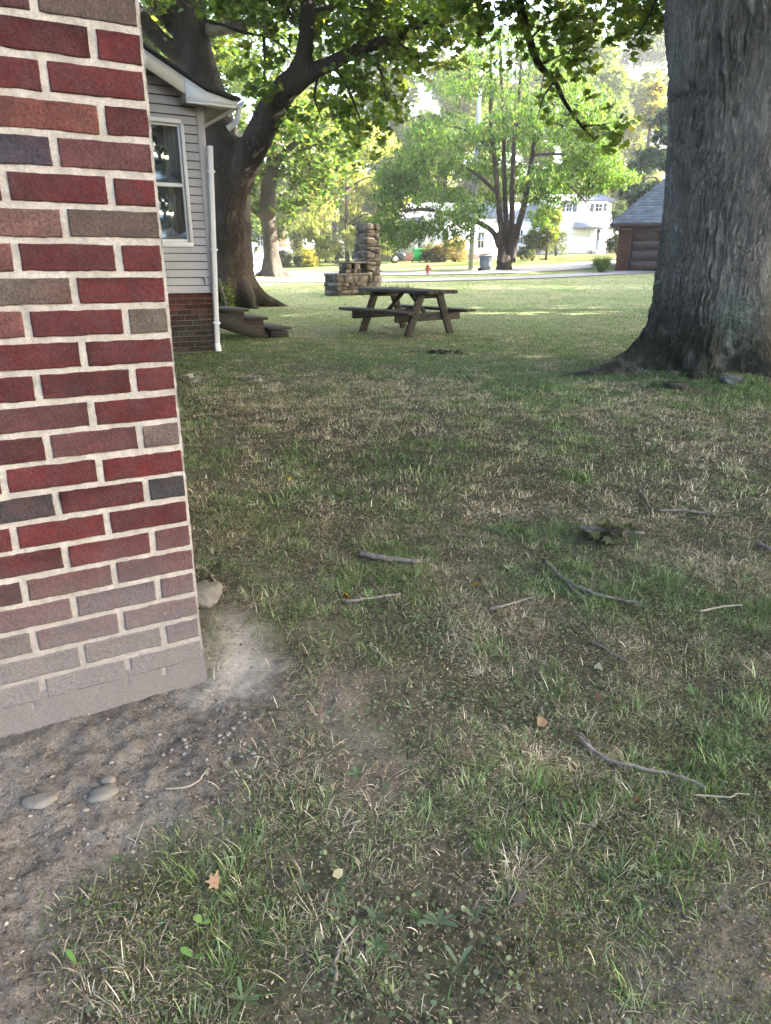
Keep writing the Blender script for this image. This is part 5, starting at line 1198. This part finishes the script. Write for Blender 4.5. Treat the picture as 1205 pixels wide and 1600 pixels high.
# shrubs
def shrub(name, label, px, py, Y, w, hgt, colr, n, ls, tmpl=BROAD, shape='round', alt=None, cat='shrub', dep=None):
    p = at(px, py, Y); z = float(G(p[0], Y)); b = thing(name, label, cat, (p[0], Y, z)); m = MB()
    for k in range(7):
        a = rng.uniform(0, 2*PI); V, F = tube(catmull([(p[0], Y, z-.1), (p[0]+.15*w*math.cos(a), Y+.15*w*math.sin(a), z+.4*hgt), (p[0]+.3*w*math.cos(a), Y+.3*w*math.sin(a), z+.75*hgt)], 4), np.linspace(.035, .01, 9), 6); m.add(V, F)
    m.build('stem', M['bark_brown'], b, True); lc = []
    for k in range(34):
        f = rng.uniform(0, 1); wv = (1-f)**.8 if shape == 'cone' else math.sqrt(max(.1, 1-(1.75*f-.7)**2/1.2)); a = rng.uniform(0, 2*PI); q = .42*w*wv*math.sqrt(rng.uniform(.05, 1)); r = w*rng.uniform(.10, .2)*(1 if shape != 'cone' else .35+.65*wv)
        lc.append((p[0]+q*math.cos(a), Y+(dep or 1)*q*math.sin(a), z+.08*hgt+f*.86*hgt, r, r, r*.8))
    vol = sum(4.19*c[3]*c[4]*c[5] for c in lc); P = cluster_pts(lc, n/vol, .3); P = P[P[:, 2] > np.asarray(G(P[:, 0], P[:, 1]))+.02]
    m = MB(); V, F = leafverts(P, ls*rng.uniform(.7, 1.3, len(P)), tmpl, .1, .7); m.add(V, F, np.repeat(leafcol(len(P), colr, .25, alt, .2), len(tmpl), 0)); m.build('foliage', M['leaf_far'], b); return b
shrub('conical_shrub', 'dense grey-green conical shrub left of stone fireplace', 463, 413, 58, 2.9, 2.9, (.10, .125, .065), 9000, .13, KITE, 'cone', (.17, .17, .06))
shrub('yellow_shrub', 'low sunlit yellow shrub at foot of conical shrub', 482, 414, 56.5, 1.8, 1.3, (.22, .21, .045), 4500, .12, KITE, 'round')
shrub('small_bush', 'small dark pinkish bush left of conical shrub', 438, 411, 60, 1.3, 1.3, (.10, .075, .06), 2500, .12, KITE)
shrub('evergreen_shrub', 'dark green shrub in shade below the willow', 508, 404, 66, 3.4, 2.3, (.035, .055, .03), 6000, .15, KITE)
shrub('olive_shrub', 'olive green shrub beside bright green bin', 664, 405, 60, 1.7, 1.3, (.10, .11, .05), 4000, .12, KITE)
shrub('leafy_shrub', 'green shrub with reddish tips between olive shrub and orange shrub', 684, 405, 59.5, 1.7, 1.2, (.14, .12, .05), 4000, .12, KITE, alt=(.25, .12, .06))
shrub('orange_shrub', 'wide orange-yellow shrub left of utility pole', 708, 404, 59, 2.6, 1.7, (.21, .19, .075), 6500, .13, KITE, alt=(.25, .16, .07))
shrub('round_shrub', 'round olive shrub right of clump tree in front of blue house', 829, 402, 57, 2.5, 1.8, (.10, .115, .045), 6500, .13, KITE)
shrub('twiggy_shrub', 'thin twiggy shrub at left end of white garage door', 866, 395, 66, 2.2, 2.2, (.11, .13, .06), 2500, .14, KITE)
shrub('evergreen_shrub', 'dark evergreen growing between white house porch and garage', 961, 392, 64, 2.4, 4.2, (.05, .075, .04), 7000, .16, KITE)
shrub('weedy_bush', 'leafy green weeds growing behind wooden steps under big maple', 345, 478, 16.5, .5, .75, (.075, .105, .035), 260, .11, BROAD)
sk = MB(); a = gpx(351, 478)
for L in ([(340, 440, 15.5), (347, 462, 15.5), (352, 484, 15.5)],): P = catmull(P3(L), 5); V, F = tube(P, .022, 8, .1); sk.add(V, F)
o = sk.build('wooden_stake', M['stick']); recenter(o); tag(o, 'leaning grey wooden stake behind steps at foot of forked maple', 'stake')
# ornamental grass clump
gp = at(937, 421, 40.5); gzz = float(G(gp[0], 40.5)); n = 2600; hd = rng.uniform(0, 2*PI, n); q = .14*np.sqrt(rng.uniform(0, 1, n))
m = MB(); V, F, cc = blades(gp[0]+q*np.cos(hd), 40.5+q*np.sin(hd), rng.uniform(.7, 1.1, n), np.full(n, .014), rng.uniform(.0, .55, n), rng.uniform(.5, 2.2, n), hd, leafcol(n, (.15, .21, .075), .25, (.26, .28, .13), .2), 4, np.full(n, gzz)); m.add(V, F, cc)
gr = thing('ornamental_grass', 'round tuft of tall ornamental grass left of brick garage', 'grass tuft', (gp[0], 40.5, gzz)); m.build('blades', M['weed'], gr)
n = 350; fx = fp.location; P = np.array([fpt(rng.uniform(-.25, .1), rng.uniform(-.25, .45), 0) for _ in range(n)]+[fpt(rng.uniform(.2, 1.9), rng.uniform(-.35, -.05), 0) for _ in range(n)]); hd = rng.uniform(0, 2*PI, 2*n)
m = MB(); V, F, cc = blades(P[:, 0], P[:, 1], rng.uniform(.12, .42, 2*n), np.full(2*n, .016), rng.uniform(.05, .5, 2*n), rng.uniform(.5, 1.5, 2*n), hd, leafcol(2*n, (.08, .12, .035), .25), 3); m.add(V, F, cc); kind(m.build('tall_grass', M['grass']), 'stuff')

# ================================================================ DEBRIS ON THE LAWN
def stick(L, r0, r1, label, name='stick', mat='stick', forks=(), cat='stick'):
    def path(L):
        P = [gpx(a, b) for a, b in L]; P = np.array([(p[0], p[1], float(GG(p[0], p[1]))) for p in P]); P = catmull(P, 7); P[:, :2] += rng.normal(0, r0*.3, (len(P), 2)); P[:, 2] = G(P[:, 0], P[:, 1])+r0*.5+.014+.05*r0*rng.normal(size=len(P)); return P
    m = MB(); P = path(L); V, F = tube(P, np.linspace(r0, r1, len(P)), 8, .18); m.add(V, F)
    for fk in forks: P = path(fk); V, F = tube(P, np.linspace(r1*1.2, r1*.5, len(P)), 6, .15); m.add(V, F)
    o = m.build(name, M[mat], None, True); recenter(o); tag(o, label, cat); return o
stick([(850, 880), (885, 912), (930, 932), (965, 940), (1003, 948)], .0085, .005, 'pale grey forked stick lying in the grass below clump of dead leaves', 'stick', 'stick', [[(880, 905), (895, 925), (915, 938)]])
stick([(905, 1158), (945, 1190), (1000, 1205), (1060, 1218), (1105, 1235)], .006, .003, 'long thin grey stick lying in the grass near right edge', 'stick', 'stick', [[(905, 1148), (930, 1178), (950, 1192)]])
stick([(1083, 1246), (1140, 1250), (1152, 1244), (1172, 1246)], .0022, .0016, 'short cream coloured stem at end of long thin stick', 'stem', 'stickpale')
stick([(562, 872), (610, 881), (657, 884)], .014, .010, 'thick dark piece of bark in the grass', 'bark_piece', 'stick')
stick([(540, 947), (585, 941), (628, 934)], .007, .004, 'brown crossed twigs left of centre in the grass', 'twig', 'stick', [[(578, 910), (598, 935), (622, 962)]])
stick([(530, 1542), (533, 1495), (562, 1455)], .0035, .002, 'dark curved twig near bottom edge', 'twig', 'stick')
stick([(995, 768), (1008, 782), (1020, 806)], .010, .006, 'short dark stick above clump of dead leaves', 'stick', 'stick')
stick([(1028, 800), (1070, 800), (1115, 806)], .008, .005, 'straight dark stick on dry grass below roots of huge trunk', 'stick', 'stick')
stick([(588, 1018), (598, 1032), (615, 1048)], .004, .002, 'small pale twig between bare soil and crossed twigs', 'twig', 'stickpale')
stick([(768, 957), (800, 948), (832, 938)], .007, .003, 'grey twig left of the pale forked stick', 'twig', 'stick')
stick([(262, 1244), (305, 1237), (330, 1210)], .0026, .0016, 'thin bent twig on bare soil beside the two flat stones', 'twig', 'stickpale')
stick([(1183, 852), (1207, 862)], .011, .009, 'dark stick end at right edge of the lawn', 'stick', 'stick')
stick([(330, 905), (338, 920), (342, 938)], .006, .004, 'brown stick leaning by rounded stone at brick corner', 'stick', 'stick')
stick([(925, 1005), (950, 1020), (985, 1040)], .004, .002, 'thin brown twig below the pale forked stick', 'twig', 'stick')
stick([(1095, 958), (1130, 950), (1160, 948)], .0045, .003, 'thin pale twig right of the pale forked stick', 'twig', 'stickpale')
# fallen branch with dead leaves
def leafpile(name, label, cat, px, py, rx, ry, hgt, n, ls, cols, twig):
    p = gpx(px, py); b = thing(name, label, cat, p); m = MB(); T = catmull([gpx(a, c)+[0, 0, .03+hgt*.2] for a, c in twig], 6); V, F = tube(T, np.linspace(.014, .005, len(T)), 7, .1); m.add(V, F); m.build('twig', M['stick'], b, True)
    q = rng.normal(0, .45, (n, 3))*np.array([rx, ry, 0])+p; q[:, 2] = GG(q[:, 0], q[:, 1])+.012+hgt*rng.uniform(0, 1, n)*np.exp(-((q[:, 0]-p[0])/rx)**2-((q[:, 1]-p[1])/ry)**2)
    m = MB(); V, F = leafverts(q, ls*rng.uniform(.7, 1.3, n), LEAFT, .0, .8, .5); m.add(V, F, np.repeat(rowvary(n, np.asarray(cols)[rng.integers(0, len(cols), n)], .2), 16, 0)); m.build('leaves', M['litter'], b)
leafpile('leaf_clump', 'clump of curled dead maple leaves on a twig in the grass', 'leaves', 962, 845, .13, .09, .10, 46, .065, [(.06, .07, .03), (.11, .11, .075), (.045, .05, .025), (.075, .075, .045)], [(905, 838), (950, 842), (1005, 846)])
leafpile('fallen_branch', 'fallen dark branch with withered leaves on lawn before picnic table', 'branch', 686, 552, .24, .08, .05, 34, .07, [(.05, .045, .03), (.08, .06, .045), (.035, .04, .022)], [(640, 553), (672, 552), (705, 556)])
leafpile('leaf_clump', 'pale dead leaves beside brick corner in the dry grass', 'leaves', 290, 598, .14, .12, .06, 22, .10, [(.30, .28, .22), (.20, .19, .14)], [(280, 600), (300, 596)])
leafpile('leaf_clump', 'few pale dead leaves in grass below white downspout', 'leaves', 398, 597, .16, .08, .04, 14, .09, [(.33, .31, .25), (.20, .19, .14)], [(385, 598), (410, 597)])
# single fallen leaves
def fallen(px, py, s, c, label, g=None):
    p = gpx(px, py); p[2] = float(GG(p[0], p[1]))+.022; m = MB(); T = np.array([[0, 0, 0]]); V, F = leafverts(p[None], s, LEAFT if rng.uniform() < .3 else BROAD*[1.2, 1], .0, .5, .9); m.add(V, F, c); o = m.build('fallen_leaf', M['litter']); recenter(o); tag(o, label, 'leaf', g)
FL = [(745, 914, .055, (.42, .27, .05), 'yellow fallen leaf right of crossed twigs'), (546, 934, .05, (.45, .28, .06), 'orange-yellow fallen leaf touching the crossed twigs'), (529, 946, .04, (.50, .42, .28), 'small cream leaf at left end of crossed twigs'), (452, 752, .06, (.42, .33, .08), 'yellow leaf in dark grass by brick corner'),
      (811, 1406, .05, (.34, .25, .20), 'large pinkish brown dead leaf in lower right grass'), (789, 1484, .03, (.36, .29, .25), 'small pinkish leaf below the large pinkish brown leaf'), (345, 1391, .045, (.30, .20, .14), 'curled brown leaf among weeds at edge of bare soil'), (997, 1253, .028, (.24, .10, .07), 'small reddish leaf below long thin stick'), (937, 1045, .045, (.30, .34, .24), 'pale green leaf in grass below pale forked stick'),
      (798, 893, .07, (.15, .19, .13), 'grey-green leaf lying left of pale forked stick'), (935, 1095, .035, (.28, .17, .11), 'brown leaf beside green weed leaf in right grass'), (532, 1378, .03, (.45, .40, .22), 'cream yellow leaf above green weeds near bottom'), (850, 1135, .045, (.24, .16, .10), 'brown curled leaf on dark patch right of centre'), (1012, 695, .06, (.36, .30, .25), 'pale brown leaf on lawn left of huge trunk roots')]
for a in FL: fallen(*a[:2], a[2]*.8, tuple(k*.6 for k in a[3]), a[4])
# stones
def stone(px, py, sz, label, name='stone', mat='slabstone', rz=0., sink=.3, seed=1, cat='stone', group=None, sub=7):
    p = gpx(px, py); p[2] = float(GG(p[0], p[1]))+sz[2]*(.5-sink); m = MB(); V, F = rock((0, 0, 0), sz, seed, sub, rz); m.add(V+p, F); o = m.build(name, M[mat], None, sub > 10); recenter(o); tag(o, label, cat, group); return o
stone(68, 1258, (.075, .05, .024), 'flat oval grey stone half sunk in soil, left of the two', rz=.2, seed=3)
stone(165, 1248, (.068, .05, .026), 'angular pale grey stone half sunk in soil, right of the two', rz=.3, seed=8)
stone(172, 1225, (.034, .026, .022), 'small round stone just behind the angular stone', seed=5)
stone(318, 942, (.13, .13, .10), 'rounded pale stone against the foot of brick corner', mat='slabstone', sink=.25, seed=12, sub=14)
stone(1142, 594, (.24, .2, .13), 'rounded lichen-grey rock at foot of huge trunk', 'rock', 'rock', seed=21, sub=16, sink=.3)
stone(1056, 603, (.24, .26, .11), 'lumpy grey root knob at base of huge trunk', 'root_knob', 'bark_grey', seed=27, sub=16, cat='root', sink=.35)
stone(930, 1284, (.022, .016, .012), 'smooth cream pebble in mossy grass at right', 'pebble', 'stickpale', seed=31)
base_p = None; used = []
DP = np.array([gpx(*p)[:2] for p in [(330, 1175), (370, 1140), (400, 1180), (330, 1290), (360, 1200), (300, 1190), (420, 1150), (380, 1160), (320, 1210), (170, 1280)]])
k = 0
while k < 60:
    c = DP[rng.integers(0, len(DP))]+rng.normal(0, .07, 2)
    if dirtness(c[0], c[1]) < .5: continue
    s = .003+.006*rng.uniform()**2; p = np.array([c[0], c[1], float(GG(c[0], c[1]))+s*.25])
    if k < 8:
        m = MB(); V, F = rock((0, 0, 0), (1, .8, .62), 40+k, 6); m.add(V, F); pr_ = m.build('pebble', M['pebble'], None, True); used.append(pr_); o = pr_
    else: o = used[k % 8].copy(); col.objects.link(o)
    o.location = tuple(p); o.scale = (s*2, s*2, s*2); o.rotation_euler = (0, 0, rng.uniform(0, 6))
    tag(o, 'small pale pebble scattered on the bare soil near brick corner', 'pebble', 'pebbles on the bare soil'); k += 1

# broadleaf weeds
OV = np.array([(0, -.5), (.10, -.30), (.17, -.05), (.17, .2), (.10, .4), (0, .5), (-.10, .4), (-.17, .2), (-.17, -.05), (-.10, -.30)])
def weed(px, py, s, nl, label, c=(.07, .12, .045), wide=1., g=None, up=.45):
    s = s*.62*rng.uniform(.8, 1.3); wide = wide*.62
    p = gpx(px, py); p[2] = float(GG(p[0], p[1])); V_, F_, C_ = [], [], []; m = MB()
    for k in range(nl):
        a = k*2.4+rng.uniform(-.4, .4); e = rng.uniform(.2, up+.55); L = s*rng.uniform(.55, 1.3)
        t_ = OV[:, 1]+.5; rad = L*t_; zz = L*(np.sin(e)*t_-.55*t_**2*math.sin(e)) + .006
        x = rad*math.cos(a)*math.cos(e*.6); y = rad*math.sin(a)*math.cos(e*.6); wv = OV[:, 0]*L*1.5*wide
        V = np.stack([p[0]+x-wv*math.sin(a), p[1]+y+wv*math.cos(a), p[2]+.012+zz+np.abs(wv)*.35], 1); m.add(V, np.arange(10)[None], np.asarray(c)*(1+.18*rng.normal()))
    o = m.build('weed', M['weed']); recenter(o); tag(o, label, 'weed', g); return o
WL = 'green broadleaf weed growing low in the thin grass'
WD = [(638, 718, .13, 12), (520, 785, .12, 10), (560, 790, .10, 8), (590, 962, .05, 8), (655, 972, .055, 9), (775, 1102, .05, 7), (800, 1122, .035, 5), (1085, 1092, .055, 9), (560, 1222, .035, 6), (605, 1238, .04, 7), (655, 1440, .035, 8), (590, 1445, .04, 8), (690, 1450, .06, 8), (720, 1520, .06, 7), (480, 1395, .045, 8), (535, 1390, .04, 4), (540, 1425, .045, 5), (492, 1560, .045, 3), (190, 1355, .04, 7), (385, 1580, .06, 7), (820, 1330, .05, 6), (950, 1095, .04, 4), (1000, 955, .06, 7), (340, 885, .09, 9), (590, 1490, .04, 7), (870, 1035, .06, 8), (745, 1445, .05, 6), (600, 1500, .03, 6), (440, 1245, .025, 5), (830, 1395, .03, 6), (1150, 1180, .05, 6), (680, 880, .06, 8)]
for px, py, s, nl in WD: weed(px, py, s*.85, nl+2, WL, g='broadleaf weeds in the lawn', c=np.array([(.065, .11, .042), (.085, .125, .06), (.075, .10, .06)])[rng.integers(0, 3)], wide=rng.uniform(.5, 1.0))
weed(128, 1522, .05, 2, 'single upright bright green weed leaf on bare soil at lower left', (.10, .19, .05), .8, up=.9)
weed(308, 1512, .055, 2, 'bright toothed green leaf by edge of bare soil near bottom', (.10, .19, .05), 1.2, up=.7)
weed(322, 1460, .03, 2, 'round light green leaf above the bright toothed leaf', (.13, .20, .06), 2., up=.5)
weed(1065, 588, .14, 10, 'light green sapling leaves at foot of huge grey trunk', (.10, .15, .05), 1.3, up=1.0)
# ================================================================ AIR
hz_m = NT('thin_haze'); vol = hz_m.n('VolumePrincipled', Color=(.95, .97, 1.), Density=.0006, Anisotropy=.35); hz_m.t.links.new(vol.outputs[0], hz_m.out.inputs['Volume'])
m = MB(); V, F = box((0, 170, 17), (1000, 500, 38)); m.add(V, F); hzo = m.build('haze', hz_m.mat); kind(hzo, 'stuff')
